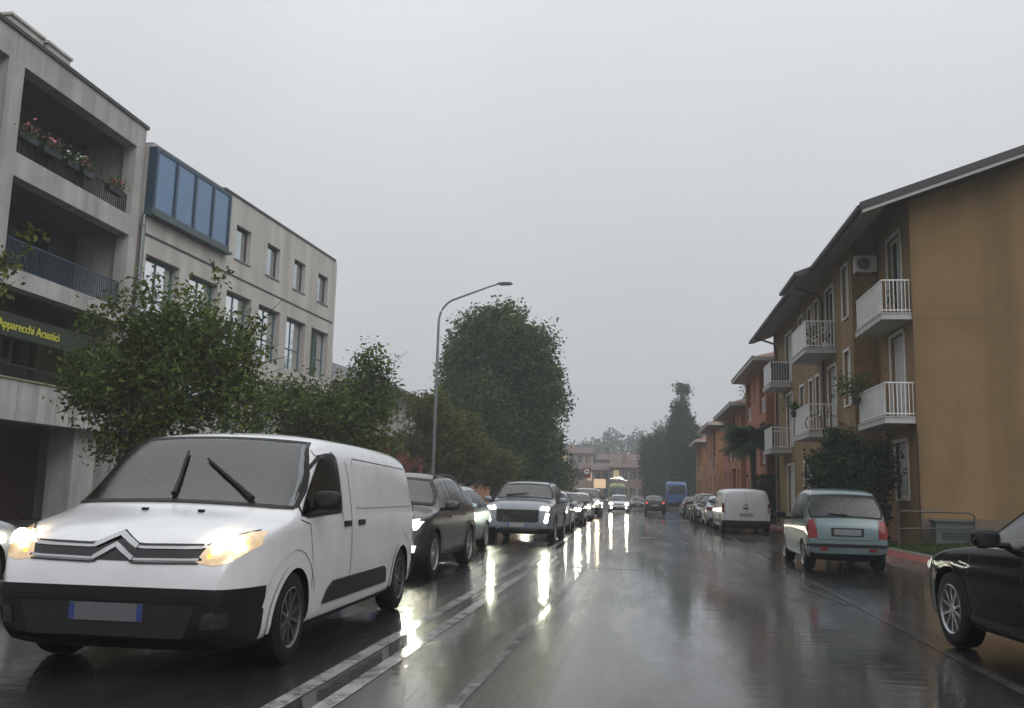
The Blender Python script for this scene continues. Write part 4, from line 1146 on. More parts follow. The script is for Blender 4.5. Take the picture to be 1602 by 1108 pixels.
    def plate(s, plane, z, w=.26, h=.055, key='plate', off=.012):
        i = s.patch('number_plate', [(-w, z-h), (w, z-h), (w, z+h), (-w, z+h)], plane, key, off, .13)
        for x in (-w+.02, w-.02):
            s.patch('plate_band', [(x-.019, z-h+.004), (x+.019, z-h+.004), (x+.019, z+h-.004), (x-.019, z+h-.004)], plane, 'plate_blue', off+.002, .2, i)
        return i
    def wipers(s, specs, plane='F'):
        for (x0, z0, x1, z1) in specs:
            pts = []
            for q in np.linspace(0, 1, 8):
                p, n, _ = s.cast(plane, x0+(x1-x0)*q, z0+(z1-z0)*q); pts.append(p+n*.03)
            s.add('wiper', MB().tube(pts, [.022, .018, .016, .013, .013, .013, .012, .008], 6).mesh('wiper', True), 'trim')

PAL = dict(trim=black_pl, under=under_m, glass=cabin_glass, seat=seat_m, gap=seam_m, tyre=tyre_m, rim=rim_m, lamp=lamp_off, bulb=lamp_off, drl=lamp_off,
           amber=mat('lamp_amber_off', (.5, .22, .03), .2, coat=1), tail=tail_off, tailbulb=tail_off, plate=plate_m, plate_blue=plate_blue, chrome=chrome, gloss=black_gl, rim2=rim_dark, letters=chrome)
def place(model, name, label, cat, loc, rz, over, group=None):
    t = thing(name, label, cat, (loc[0], loc[1], 0), rz, group, world=False)
    pal = dict(PAL); pal.update(over); obs = []
    for (nm, me, keys, par, lc, rot) in model.parts:
        o = bpy.data.objects.new(nm, me); COL.objects.link(o)
        if len(me.materials) == 0:
            for k in keys: me.materials.append(None)
        for i, k in enumerate(keys): o.material_slots[i].link = 'OBJECT'; o.material_slots[i].material = pal[k]
        o.parent = t if par is None else obs[par]
        if nm in ('lettering', 'grille_slats'): o['kind'] = 'stuff'
        o.location = lc
        if rot: o.rotation_euler = rot
        obs.append(o)
    return t

# ---- panel van
def make_van():
    fn = lambda x, t, z, n: 1 if (z < .62 and t > 4.60) or (z < .42 and t < .30) else 0
    s = Model(dict(L=5.05, W=.965, r=.34, wheels=(.70, 4.12), zb=.17, wins=[(2.98, 3.98, 3.0, 3.36)], ws_=(4.25, 3.36), sealw=.022, wsw=(.93, .90), wcut=.03, wtop=.07, cabin=(2.75, 4.12, 1.07, .70), n=60, crown=.10, ws=.985, bulge=.012, kf=.26, kr=.08, Rf=.9, Rr=.25,
        zt=[(0, .75), (.02, 1.2), (.05, 1.50), (.10, 1.65), (.25, 1.73), (.8, 1.775), (2.2, 1.795), (3.0, 1.785), (3.33, 1.745), (3.5, 1.67), (4.22, 1.18), (4.34, 1.135), (4.65, 1.06), (4.88, .98), (4.97, .90), (5.03, .76), (5.05, .6)],
        zs=[(0, .6), (.02, .95), (.06, 1.05), (.1, 1.1), (3.0, 1.08), (4.1, 1.05), (4.34, 1.03), (4.65, .97), (4.88, .89), (4.97, .82), (5.03, .7), (5.05, .56)],
        wr=[(0, .78), (.3, .83), (3.0, .83), (3.4, .815), (4.0, .81), (4.3, .78), (4.88, .67), (5.05, .55)],
        cuts=[('z', .62), ('t', 4.60), ('z', .42), ('t', .30)], matfn=fn))
    s.glass(s.sp['wins']); s.interior([(3.0, (-.45, .05, .45), .10)], 1.60, (3.78, .42, 1.12))
    s.screen(4.25, 3.36, wb=.93, wt=.90)
    # grille: dark band between two chrome lines that rise into a double chevron
    top = [(-.60, .878), (-.20, .872), (-.15, .876), (0, .955), (.15, .876), (.20, .872), (.60, .878)]
    low = [(-.60, .805), (-.17, .797), (-.135, .80), (0, .885), (.135, .80), (.17, .797), (.60, .805)]
    band = [(-.62, .80), (-.18, .788), (.18, .788), (.62, .80), (.62, .882), (.18, .872), (0, .955), (-.18, .872), (-.62, .882)]
    g = s.patch('grille', band, 'F', 'gloss', .006, .06)
    s.strip('chrome_strip', top, 'F', 'chrome', .015, .014, g, .03); s.strip('chrome_strip', low, 'F', 'chrome', .015, .014, g, .03)
    s.strip('chevron', [(-.155, .876), (0, .955), (.155, .876)], 'F', 'chrome', .030, .020, g, .02); s.strip('chevron', [(-.14, .800), (0, .885), (.14, .800)], 'F', 'chrome', .030, .020, g, .02)
    s.strip('grille_gap', [(x, z+.022) for x, z in top], 'F', 'gap', .012, .009, g, .03); s.strip('grille_gap', [(x, z-.022) for x, z in low], 'F', 'gap', .012, .009, g, .03)
    hl = s.mirror_f('headlight', [(.58, .79), (.70, .77), (.80, .79), (.905, .90), (.90, .99), (.82, .985), (.74, .93), (.62, .875)], 'F', 'lamp', .006, .04)
    s.lens('F', .775, .89, .085, 'bulb', .012, hl, 16); s.lens('F', .70, .855, .04, 'bulb', .012, hl, 12); s.lens('F', .665, .825, .022, 'amber', .012, hl); s.lens('F', .84, .92, .03, 'drl', .015, hl)
    s.patch('lower_grille', [(-.55, .30), (.55, .30), (.62, .52), (-.62, .52)], 'F', 'under', .005)
    for z, wv in ((.545, .80), (.265, .72)): s.strip('bumper_crease', [(-wv, z), (wv, z)], 'F', 'trim', .035, .014)
    s.mirror_f('fog_light', [(.66, .36), (.80, .37), (.82, .47), (.68, .47)], 'F', 'gloss', .010, .06)
    s.plate('F', .455, .26, .058)
    s.both('sill_moulding', [(1.32, .36), (3.40, .36), (3.30, .47), (3.15, .53), (1.45, .53), (1.36, .49)], 'trim', .018)
    for t0, t1 in ((.70, 0), (4.12, 1)):
        R0, R1 = .335*1.18, .335*1.55
        out = [(t0+R0*math.cos(q), .335+R0*math.sin(q)) for q in np.linspace(-.15, math.pi+.1, 26)]
        if t0 < 1: out = [(t0+R0*math.cos(q), .335+R0*math.sin(q)) for q in np.linspace(-.1, math.pi+.1, 26)]
        for pl in ('R', 'L'): s.strip('arch_edge', out, pl, 'paint', .05, .014)
        arc = [(t0+R1*math.cos(q), .335+R1*math.sin(q)) for q in np.linspace(.25, math.pi-.3, 20)]
        for pl in ('R', 'L'): s.strip('arch_crease', arc, pl, 'paint', .03, .008)
    for pl in ('R', 'L'):
        s.strip('panel_gap', [(2.66, .34), (2.66, 1.0), (2.70, 1.56)], pl, 'gap', .010)
        s.strip('panel_gap', [(3.70, .36), (3.72, .7), (3.80, 1.02), (4.0, 1.06)], pl, 'gap', .008)
        s.strip('panel_line', [(.28, 1.15), (2.5, 1.15)], pl, 'paint', .035, .010)
        s.strip('panel_gap', [(.26, 1.17), (.24, 1.45), (.34, 1.55), (2.45, 1.59), (2.5, 1.53)], pl, 'gap', .009)
        s.strip('window_frame', [(2.93, 1.05), (2.94, 1.59), (3.05, 1.65), (3.42, 1.60)], pl, 'paint', .05, .010)
        s.strip('window_seal', [(2.98, 1.13), (2.99, 1.58), (3.30, 1.60), (3.62, 1.45), (3.93, 1.2), (3.95, 1.10), (3.85, 1.085), (2.98, 1.11)], pl, 'trim', .03, .006)
    for t_, z in ((2.80, 1.0), (2.35, 1.0)):
        for sg in (-1, 1):
            q, n, _ = s.cast('R' if sg > 0 else 'L', t_, z); s.add('door_handle', MB().box(-.015, .04, -.10, .10, -.025, .025).mesh('door_handle', True), 'trim', None, tuple(q))
    s.mirror(3.72, 'trim', .06, 1.20, 1.0, (-1,))
    s.wipers([(-.60, 1.19, -.04, 1.50), (.03, 1.21, .17, 1.56)])
    s.strip('bonnet_gap', [(-.86, 1.0), (-.7, .95), (-.62, .90)], 'F', 'gap', .010); s.strip('bonnet_gap', [(.86, 1.0), (.7, .95), (.62, .90)], 'F', 'gap', .010)
    s.add('aerial', MB().tube([(0, 3.28-s.L/2, 1.74), (0, 3.14-s.L/2, 1.85)], [.014, .006], 6).mesh('aerial'), 'trim')
    for x in (-.32, .12):
        q, n, _ = s.cast('T', x, 4.42); s.add('washer_jet', MB().box(-.02, .02, -.02, .02, 0, .018).mesh('washer_jet'), 'trim', None, tuple(q))
    # tail
    s.mirror_f('tail_light', [(.84, .78), (.93, .80), (.93, 1.18), (.84, 1.16)], 'B', 'tail', .008, .05)
    s.strip('panel_gap', [(0, .45), (0, 1.68)], 'B', 'gap', .012); s.strip('panel_gap', [(-.80, .45), (-.81, 1.2), (-.72, 1.60)], 'B', 'gap', .010); s.strip('panel_gap', [(.80, .45), (.81, 1.2), (.72, 1.60)], 'B', 'gap', .010)
    s.plate('B', .72, .26, .06); s.patch('door_grip', [(-.12, .94), (.10, .94), (.10, 1.0), (-.12, 1.0)], 'B', 'trim', .01)
    s.patch('badge', [(.06*math.cos(q), 1.10+.045*math.sin(q)) for q in np.linspace(0, 6.28, 13)[:-1]], 'B', 'chrome', .012, .1)
    s.patch('rear_bumper', [(-.90, .30), (.90, .30), (.92, .50), (-.92, .50)], 'B', 'trim', .03)
    s.wheels(5, 'rim2', True)
    return s
VAN = make_van()

# ---- passenger cars
def make_car(kind):
    if kind == 'hatch':
        sp = dict(L=4.15, W=.89, cabin=(.55, 3.05, .93, .55), r=.315, wheels=(.72, 3.27), zb=.20, wins=[(.62, 1.02, .72, .98), (1.10, 1.98, 1.06, 1.96), (2.08, 2.98, 2.04, 2.42)], ws_=(3.28, 2.5), rw=(.14, .56),
            zt=[(0, .60), (.03, .84), (.08, .95), (.13, 1.02), (.55, 1.37), (.75, 1.43), (1.3, 1.485), (1.8, 1.49), (2.3, 1.45), (2.5, 1.40), (3.25, .985), (3.4, .95), (3.8, .88), (4.02, .79), (4.11, .68), (4.15, .55)],
            zs=[(0, .52), (.03, .78), (.08, .89), (.13, .95), (.6, .975), (2, .935), (3.2, .90), (3.4, .88), (3.8, .81), (4.02, .72), (4.11, .62), (4.15, .52)],
            wr=[(0, .66), (.13, .68), (.6, .60), (1.5, .61), (2.45, .585), (3.25, .66), (3.9, .62), (4.15, .5)], kf=.36, kr=.22)
        seams, hand, mt = [1.06, 2.02, 2.98], (1.22, 2.2), 2.98
    elif kind == 'suv':
        sp = dict(L=4.45, W=.92, cabin=(.55, 3.15, 1.0, .57), r=.355, wheels=(.86, 3.54), zb=.24, wins=[(.55, 1.12, .78, 1.08), (1.22, 2.14, 1.18, 2.10), (2.24, 3.12, 2.2, 2.56)], ws_=(3.36, 2.64), rw=(.2, .56),
            zt=[(0, .62), (.03, .95), (.1, 1.08), (.2, 1.15), (.55, 1.48), (.75, 1.56), (1.6, 1.63), (2.2, 1.615), (2.64, 1.54), (3.34, 1.13), (3.48, 1.09), (3.95, 1.03), (4.25, .95), (4.36, .82), (4.43, .66), (4.45, .55)],
            zs=[(0, .55), (.03, .86), (.1, 1.0), (.5, 1.05), (2, 1.0), (3.3, .985), (3.95, .93), (4.25, .86), (4.36, .74), (4.43, .6), (4.45, .52)],
            wr=[(0, .68), (.2, .70), (.7, .62), (1.6, .64), (2.6, .62), (3.34, .70), (4.2, .66), (4.45, .55)], kf=.30, kr=.2, cuts=[('z', .40)], matfn=lambda x, t, z, n: 1 if z < .40 else 0)
        seams, hand, mt = [1.16, 2.18, 3.18], (1.35, 2.4), 3.02
    elif kind == 'bigsuv':
        sp = dict(L=4.5, W=.94, cabin=(.5, 3.1, 1.06, .61), r=.365, wheels=(.88, 3.58), zb=.26, wins=[(.5, 1.12, .62, 1.08), (1.22, 2.14, 1.18, 2.10), (2.24, 3.02, 2.2, 2.56)], ws_=(3.28, 2.66), rw=(.14, .42),
            zt=[(0, .65), (.03, 1.0), (.1, 1.15), (.36, 1.54), (.55, 1.62), (1.5, 1.70), (2.3, 1.68), (2.66, 1.62), (3.24, 1.23), (3.4, 1.18), (4.05, 1.13), (4.33, 1.07), (4.42, .96), (4.48, .75), (4.5, .58)],
            zs=[(0, .6), (.03, .9), (.1, 1.04), (.5, 1.08), (2, 1.06), (3.3, 1.05), (4.05, 1.02), (4.33, .96), (4.42, .86), (4.48, .68), (4.5, .55)],
            wr=[(0, .70), (.2, .72), (.7, .67), (1.6, .68), (2.6, .665), (3.3, .74), (4.2, .72), (4.5, .62)], kf=.2, kr=.16, Rf=.6, cuts=[('z', .42)], matfn=lambda x, t, z, n: 1 if z < .42 else 0)
        seams, hand, mt = [1.16, 2.18, 3.1], (1.35, 2.4), 2.98
    elif kind == 'sedan':
        sp = dict(L=4.78, W=.92, cabin=(1.2, 3.35, .94, .54), r=.345, wheels=(.98, 3.82), zb=.19, wins=[(1.0, 1.45, 1.38, 1.46), (1.52, 2.34, 1.52, 2.32), (2.44, 3.32, 2.42, 2.80)], ws_=(3.56, 2.86), rw=(.76, 1.36),
            zt=[(0, .60), (.03, .86), (.1, 1.0), (.5, 1.06), (.75, 1.09), (1.35, 1.37), (1.7, 1.44), (2.2, 1.465), (2.6, 1.44), (2.86, 1.38), (3.54, 1.01), (3.7, .97), (4.25, .89), (4.55, .80), (4.7, .69), (4.78, .54)],
            zs=[(0, .52), (.03, .80), (.1, .92), (.5, .97), (2, .945), (3.5, .925), (4.25, .84), (4.55, .74), (4.7, .63), (4.78, .51)],
            wr=[(0, .68), (.7, .68), (1.4, .58), (2.2, .60), (2.8, .58), (3.54, .68), (4.4, .64), (4.78, .5)], kf=.38, kr=.22, Rf=.9)
        seams, hand, mt = [1.48, 2.38, 3.36], (1.62, 2.55), 2.72
    elif kind == 'atos':
        sp = dict(L=3.5, W=.765, cabin=(.38, 2.55, .92, .53), r=.275, wheels=(.55, 2.93), zb=.19, wins=[(.55, .85, .60, .83), (.92, 1.62, .90, 1.60), (1.70, 2.45, 1.68, 2.05)], ws_=(2.74, 2.12), rw=(.13, .36), rww=(.90, .99), crown=.06,
            zt=[(0, .58), (.03, .80), (.08, .93), (.12, 1.0), (.36, 1.47), (.5, 1.54), (1.2, 1.585), (1.8, 1.57), (2.12, 1.5), (2.72, 1.04), (2.86, 1.0), (3.25, .90), (3.42, .76), (3.5, .52)],
            zs=[(0, .5), (.03, .72), (.08, .86), (.12, .93), (1, .94), (2.7, .90), (3.25, .81), (3.42, .68), (3.5, .49)],
            wr=[(0, .66), (.12, .68), (.4, .60), (1.2, .59), (2.1, .57), (2.74, .58), (3.3, .54), (3.5, .44)], kf=.34, kr=.10, Rr=.3)
        seams, hand, mt = [.88, 1.66, 2.45], (1.0, 1.8), 2.42
    s = Model(sp); W = s.W
    s.glass(sp['wins']); tw = sp['ws_'][0]; zs_ = s.c['zt']((sp['ws_'][1]+sp['rw'][1])/2)-.20
    s.interior([(tw-1.35, (-.36, .36), .12), (tw-2.15, (-.34, .34), .15)], zs_, (tw-.62, -.36, s.sp['cabin'][2]+.06)); s.screen(*sp['ws_']); s.screen(*sp['rw'], plane='B', name='rear_window', wb=.80 if kind != 'atos' else .90, wt=.92 if kind != 'atos' else .99)
    s.seams(seams, .32, hand); s.mirror(mt, 'paint' if kind != 'atos' else 'trim')
    zf = s.c['zs'](s.L-.35)           # front shoulder height
    if kind == 'bigsuv':
        gr = s.patch('grille', [(-.56, .60), (-.50, .57), (.50, .57), (.56, .60), (.57, .88), (.54, .90), (-.54, .90), (-.57, .88)], 'F', 'gloss', .006)
        mb = MB()
        for i in range(27):
            x = -.54+1.08*i/26; q, n, _ = s.cast('F', x, .74); mb.box(q.x-.009, q.x+.009, q.y-.02, q.y+.03, .60, .88)
        s.add('grille_slats', mb.mesh('grille_slats'), 'gloss', gr)
        tm = text_mesh('JAECOO', .085, .004, 'lettering'); xs = [v.co.x for v in tm.vertices]; cx = (max(xs)+min(xs))/2
        tm.transform(Matrix.Translation((-cx, 0, 0))); q, n, _ = s.cast('F', 0, .83)
        s.add('lettering', tm, 'letters', gr, (0, q.y+.04, .795), (rad(90), 0, math.pi))
        hl = s.mirror_f('headlight', [(.58, .88), (.82, .88), (.85, .96), (.78, .985), (.58, .95)], 'F', 'lamp', .006, .05)
        s.lens('F', .67, .925, .06, 'bulb', .02, hl); s.lens('F', .77, .93, .052, 'bulb', .02, hl)
        s.mirror_f('lower_light', [(.72, .58), (.79, .58), (.82, .80), (.76, .80)], 'F', 'drl', .008, .05)
        s.patch('skid_plate', [(-.55, .36), (.55, .36), (.6, .42), (-.6, .42)], 'F', 'chrome', .01); s.patch('bumper_bar', [(-.75, .45), (.75, .45), (.72, .52), (-.72, .52)], 'F', 'paint', .02)
        s.plate('F', .50, .25, .055, off=.035); s.wipers([(.5, 1.26, -.1, 1.33)])
    else:
        k = W/.89
        if kind == 'suv':
            s.patch('grille', [(-.46, .62), (.46, .62), (.56, .82), (-.56, .82)], 'F', 'gloss', .006); s.strip('chrome_strip', [(-.55, .835), (.55, .835)], 'F', 'chrome', .02, .01)
            s.patch('lower_grille', [(-.6, .34), (.6, .34), (.66, .52), (-.66, .52)], 'F', 'trim', .006)
            hl = s.mirror_f('headlight', [(.54, .72), (.80, .74), (.86, .86), (.80, .90), (.56, .84)], 'F', 'lamp', .006, .05)
            s.lens('F', .63, .79, .075, 'bulb', .02, hl); s.lens('F', .77, .82, .065, 'bulb', .02, hl); s.lens('F', .70, .56, .07, 'drl', .02)
            s.mirror_f('fog_light', [(.60, .40), (.78, .42), (.80, .52), (.64, .52)], 'F', 'lamp', .007, .06)
        else:
            z0 = zf-.17
            s.patch('grille', [(-.42*k, z0), (.42*k, z0), (.48*k, z0+.11), (-.48*k, z0+.11)], 'F', 'gloss', .006); s.strip('chrome_strip', [(-.46*k, z0+.06), (.46*k, z0+.06)], 'F', 'chrome', .02, .012)
            s.patch('lower_grille', [(-.5*k, .30), (.5*k, .30), (.56*k, .46), (-.56*k, .46)], 'F', 'trim', .006)
            hl = s.mirror_f('headlight', [(.46*k, z0+.0), (.66*k, z0-.01), (.80*k, z0+.07), (.82*k, z0+.16), (.70*k, z0+.15), (.5*k, z0+.10)], 'F', 'lamp', .006, .05)
            s.lens('F', .60*k, z0+.06, .075, 'bulb', .02, hl); s.lens('F', .72*k, z0+.08, .06, 'bulb', .02, hl); s.lens('F', .60*k, .40, .04, 'drl', .02)
        s.plate('F', .46, .25, .055)
        s.wipers([(.5, s.c['zt'](sp['ws_'][0])+.03, -.1, s.c['zt'](sp['ws_'][0])+.10)] if kind != 'suv' else [(.62, 1.17, .28, 1.48)])
    # rear
    if kind == 'atos':
        s.mirror_f('tail_light', [(.56, .63), (.71, .62), (.735, .80), (.70, .96), (.60, .98), (.575, .80)], 'B', 'tail', .008, .04)
        s.patch('bumper_trim', [(-.73, .46), (.73, .46), (.73, .52), (-.73, .52)], 'B', 'trim', .018); s.strip('hatch_gap', [(-.56, .60), (.56, .60)], 'B', 'gap', .012)
        s.strip('hatch_gap', [(-.56, .60), (-.57, .98), (-.63, 1.05)], 'B', 'gap', .009); s.strip('hatch_gap', [(.56, .60), (.57, .98), (.63, 1.05)], 'B', 'gap', .009)
        s.mirror_f('reflector', [(.38, .39), (.52, .39), (.52, .445), (.38, .445)], 'B', 'tail', .012, .06)
        s.patch('plate_recess', [(-.30, .66), (.30, .66), (.30, .82), (-.30, .82)], 'B', 'trim', .005); s.plate('B', .74, .25, .055)
        s.patch('lower_valance', [(-.6, .27), (.6, .27), (.62, .33), (-.62, .33)], 'B', 'trim', .01)
        s.both('side_moulding', [(1.0, .46), (2.45, .46), (2.45, .51), (1.0, .51)], 'paint', .014)
        s.add('aerial', MB().tube([(0, 2.0-s.L/2, 1.56), (0, 1.85-s.L/2, 1.75)], [.006, .004], 5).mesh('aerial'), 'trim')
        s.wipers([(.02, 1.05, -.32, 1.08)], 'B')
    else:
        zz = s.c['zs'](.12)
        tl = s.mirror_f('tail_light', [(.52, zz-.20), (.82, zz-.18), (.84, zz+.0), (.54, zz-.02)], 'B', 'tail', .008, .05)
        s.lens('B', .68, zz-.10, .05, 'tailbulb', .015, tl)
        s.plate('B', zz-.28, .25, .055); s.patch('bumper_trim', [(-.7, .30), (.7, .30), (.72, .42), (-.72, .42)], 'B', 'trim', .012)
        s.strip('hatch_gap', [(-.78, zz-.24), (.78, zz-.24)], 'B', 'gap', .012)
    if kind in ('suv', 'bigsuv'):
        for sg in (-1, 1):
            pts = []
            for t in np.linspace(.9, 2.5, 8): pts.append((sg*(s.prof(t)[5]-.03), t-s.L/2, s.ze(t)+.05))
            s.add('roof_rail', MB().tube(pts, .018, 6).mesh('roof_rail', True), 'trim')
        for t0 in sp['wheels']:
            R0 = sp['r']*1.21
            for pl in ('R', 'L'): s.strip('arch_trim', [(t0+R0*math.cos(q), sp['r']+R0*math.sin(q)) for q in np.linspace(-.1, math.pi+.1, 24)], pl, 'trim', .055, .012)
    if kind == 'sedan':
        for t0 in sp['wheels']:
            R0 = sp['r']*1.19
            for pl in ('R', 'L'): s.strip('arch_edge', [(t0+R0*math.cos(q), sp['r']+R0*math.sin(q)) for q in np.linspace(.0, math.pi, 24)], pl, 'paint', .035, .008)
        for pl in ('R', 'L'):
            s.strip('fender_trim', [(3.72, .77), (3.45, .75), (3.30, .775), (3.55, .80)], pl, 'chrome', .014, .008)
            s.strip('belt_trim', [(1.0, .985), (2.0, .963), (3.3, .945)], pl, 'chrome', .014, .007)
            s.strip('crease', [(.4, .70), (2.0, .70), (3.4, .68)], pl, 'paint', .03, .006)
            s.strip('sill_line', [(1.5, .33), (3.3, .33)], pl, 'paint', .05, .012)
    s.wheels(5, 'rim', kind in ('sedan', 'suv', 'bigsuv', 'atos'))
    return s
HATCH, SUV, BIGSUV, SEDAN, ATOS = [make_car(k) for k in ('hatch', 'suv', 'bigsuv', 'sedan', 'atos')]

def make_bus():
    s = Model(dict(L=11.5, W=1.25, r=.48, wheels=(3.0, 8.8), zb=.32, n=50, crown=.14, ws=.995, bulge=.0, kf=.12, kr=.10, Rf=.4, Rr=.3,
        zt=[(0, 1.0), (.03, 2.3), (.08, 2.95), (.25, 3.18), (.8, 3.24), (10.8, 3.24), (11.2, 3.1), (11.4, 2.4), (11.5, 1.0)],
        zs=[(0, .8), (.03, 1.25), (.08, 1.4), (11.2, 1.35), (11.4, 1.2), (11.5, .8)], wr=[(0, 1.12), (.4, 1.14), (11, 1.14), (11.5, 1.0)]))
    s.patch('rear_window', [(-.95, 1.75), (.95, 1.75), (.95, 2.75), (-.95, 2.75)], 'B', 'glass', .008, .2)
    s.patch('windscreen', [(-1.05, 1.3), (1.05, 1.3), (1.02, 2.7), (-1.02, 2.7)], 'F', 'glass', .008, .2)
    for a in np.arange(.8, 10.6, 1.6): s.both('side_window', [(a, 1.5), (a+1.5, 1.5), (a+1.5, 2.75), (a, 2.75)], 'glass', .006, .3)
    s.mirror_f('tail_light', [(.98, .95), (1.12, .95), (1.12, 1.5), (.98, 1.5)], 'B', 'tail', .01, .1); s.plate('B', 1.0)
    s.patch('bumper', [(-1.15, .5), (1.15, .5), (1.15, .78), (-1.15, .78)], 'B', 'trim', .03, .3); s.patch('engine_hatch', [(-.85, .85), (.85, .85), (.85, 1.6), (-.85, 1.6)], 'B', 'paint', .015, .3)
    s.mirror_f('headlight', [(.7, .8), (1.05, .8), (1.05, 1.0), (.7, 1.0)], 'F', 'lamp', .01, .1)
    s.wheels(8, 'rim2', False)
    return s
BUS = make_bus()

FACE_US = math.pi
white_p = paint('paint_white', (.66, .665, .68)); dgrey_p = paint('paint_dark_grey', (.026, .025, .027), spec=.1); silver_p = paint('paint_silver', (.40, .43, .46), .5)
lblue_p = paint('paint_pale_blue', (.30, .36, .40), .45); teal_p = paint('paint_pale_teal', (.070, .115, .125), .3); black_p = paint('paint_black', (.010, .010, .011), spec=.05)
grey_p = paint('paint_grey', (.09, .095, .10), .4); suv_p = paint('paint_ice_grey', (.21, .23, .26), .4); blue_p = paint('paint_bus_blue', (.03, .085, .25)); yel_p = paint('paint_yellow_green', (.22, .24, .05))
gun_p = paint('paint_gunmetal', (.009, .0095, .0095), spec=.0, coat=.55)
LIT = dict(lamp=lamp_white_body, bulb=lamp_white)
place(VAN, 'panel_van', 'white panel van with lit headlights and double chevron grille, nearest oncoming vehicle', 'van', (-3.51, 5.97+5.05/2), FACE_US + rad(0.6),
      dict(paint=white_p, lamp=lamp_warm_body, bulb=lamp_warm, drl=lamp_amber, amber=lamp_amber, plate=mat('plate_dim', (.10, .10, .11), .5), plate_blue=mat('plate_blue_dim', (.02, .04, .16), .5)))
place(SUV, 'family_car', 'dark grey crossover with bright round headlights close behind the white van', 'car', (-3.88, 13.35+2.22), FACE_US - rad(1.5),
      dict(paint=dgrey_p, drl=lamp_cool, **LIT))
place(HATCH, 'hatchback', 'pale blue hatchback half hidden behind the dark grey crossover', 'car', (-4.35, 18.6+2.07), FACE_US - rad(2), dict(paint=lblue_p, bulb=lamp_cool))
place(BIGSUV, 'large_suv', 'ice grey upright suv with wide black slatted grille and lit lamps', 'car', (-2.98, 24.6+2.25), FACE_US - rad(1), dict(paint=suv_p, drl=lamp_cool, **LIT))
Q = 'queue of oncoming cars'
place(HATCH, 'hatchback', 'silver hatchback with lit headlights right behind the upright suv', 'car', (-3.1, 33+2.07), FACE_US, dict(paint=silver_p, **LIT), Q)
place(SEDAN, 'saloon_car', 'dark grey saloon behind the silver hatchback in the queue', 'car', (-3.05, 40.5+2.4), FACE_US, dict(paint=grey_p, **LIT), Q)
place(HATCH, 'hatchback', 'white hatchback behind the dark grey saloon in the queue', 'car', (-3.0, 49+2.07), FACE_US, dict(paint=white_p, **LIT), Q)
place(VAN, 'delivery_van', 'white delivery van with warm headlights far back in the queue', 'van', (-2.9, 57+2.5), FACE_US, dict(paint=white_p, lamp=lamp_warm_body, bulb=lamp_warm, amber=lamp_amber, drl=lamp_amber), Q)
place(HATCH, 'hatchback', 'far white car with two bright headlights in front of the yellow green bus', 'car', (-1.15, 78+2.07), FACE_US, dict(paint=white_p, drl=lamp_cool, **LIT), Q)
BG = dict(glass=car_glass)
place(BUS, 'shuttle_bus', 'yellow green bus far down the street behind the bright headlights', 'bus', (-2.3, 138+5.7), FACE_US, dict(paint=yel_p, **BG))
place(SEDAN, 'saloon_car', 'dark saloon far off beside the yellow green bus', 'car', (.55, 104+2.4), FACE_US, dict(paint=black_p), Q)
place(HATCH, 'hatchback', 'black hatchback driving ahead with red tail lights lit', 'car', (1.85, 79+2.07), 0, dict(paint=black_p, tailbulb=tail_on))
place(BUS, 'coach', 'blue coach standing on the far right of the street', 'bus', (5.0, 110+5.7), 0, dict(paint=blue_p, **BG))
place(ATOS, 'city_car', 'small pale teal hatchback parked at the kerb by the bush', 'car', (4.07, 18.55+1.75), rad(-.5), dict(paint=teal_p, glass=see_through('hatch_glass', (.5, .55, .56), 1.6), plate=grey_p, plate_blue=grey_p))
place(VAN, 'panel_van', 'white panel van parked at the kerb seen from behind', 'van', (4.45, 38+2.5), 0, dict(paint=white_p, plate_blue=plate_m))
PK = 'cars parked ahead of the white van'
place(HATCH, 'hatchback', 'grey hatchback parked just ahead of the parked white van', 'car', (4.35, 45.5+2.07), 0, dict(paint=silver_p), PK)
place(SUV, 'family_car', 'black crossover parked facing the camera beyond the parked van', 'car', (4.25, 52+2.2), FACE_US, dict(paint=black_p), PK)
place(HATCH, 'hatchback', 'black hatchback parked second beyond the parked van', 'car', (4.35, 58.5+2.07), FACE_US, dict(paint=black_p), PK)
place(SEDAN, 'saloon_car', 'black saloon parked farthest along the kerb near the coach', 'car', (4.5, 69+2.4), 0, dict(paint=black_p), PK)
place(SEDAN, 'saloon_car', 'dark grey saloon with alloy wheels cut off by the right picture edge', 'car', (3.96, 8.0), rad(4.5), dict(paint=gun_p, lamp=lamp_white_body))
place(HATCH, 'hatchback', 'light grey hatchback parked at the far left beside the white van', 'car', (-7.64, 10.05-2.07), 0, dict(paint=silver_p))

# ================================================================== TREES, LAMP
G = 'street trees along the left pavement'
tree('street_tree', 'near street tree whose leaves reach in at the left edge', (-12.3, 14.6, .1), [(.0, 0, 4.6, 1.2, 1.2, 1.0), (1.6, .1, 5.35, .33, .3, .33), (1.2, -.1, 4.55, .25, .25, .25), (-.5, 0, 5.3, 1.1, 1.2, .8)], 3.0, .10, 230, 20, .15, leaf_c, 31, .13, group=G)
tree('street_tree', 'leafy street tree in front of the concrete building with upright top shoots', (-11.75, 20.3, .1),
     [(1.0, 0, 3.5, 2.0, 1.7, 1.5), (-.5, 0, 3.6, 1.5, 1.5, 1.3), (1.2, .2, 5.0, 1.1, 1.1, 1.1), (2.3, 0, 4.2, 1.1, 1.1, 1.1), (.4, 0, 4.8, .9, .9, .9), (1.1, 0, 6.3, .28, .25, .9), (2.0, 0, 5.9, .4, .3, .7), (-1.0, 0, 5.0, .5, .5, .5), (2.9, 0, 3.0, .8, .8, .8), (.5, 0, 2.3, 1.6, 1.2, .7), (0, 0, 5.7, .35, .3, .6)],
     2.2, .14, 1050, 22, .15, leaf_a, 32, .19, group=G, limbs=26, aspect=.42, droop=.6)
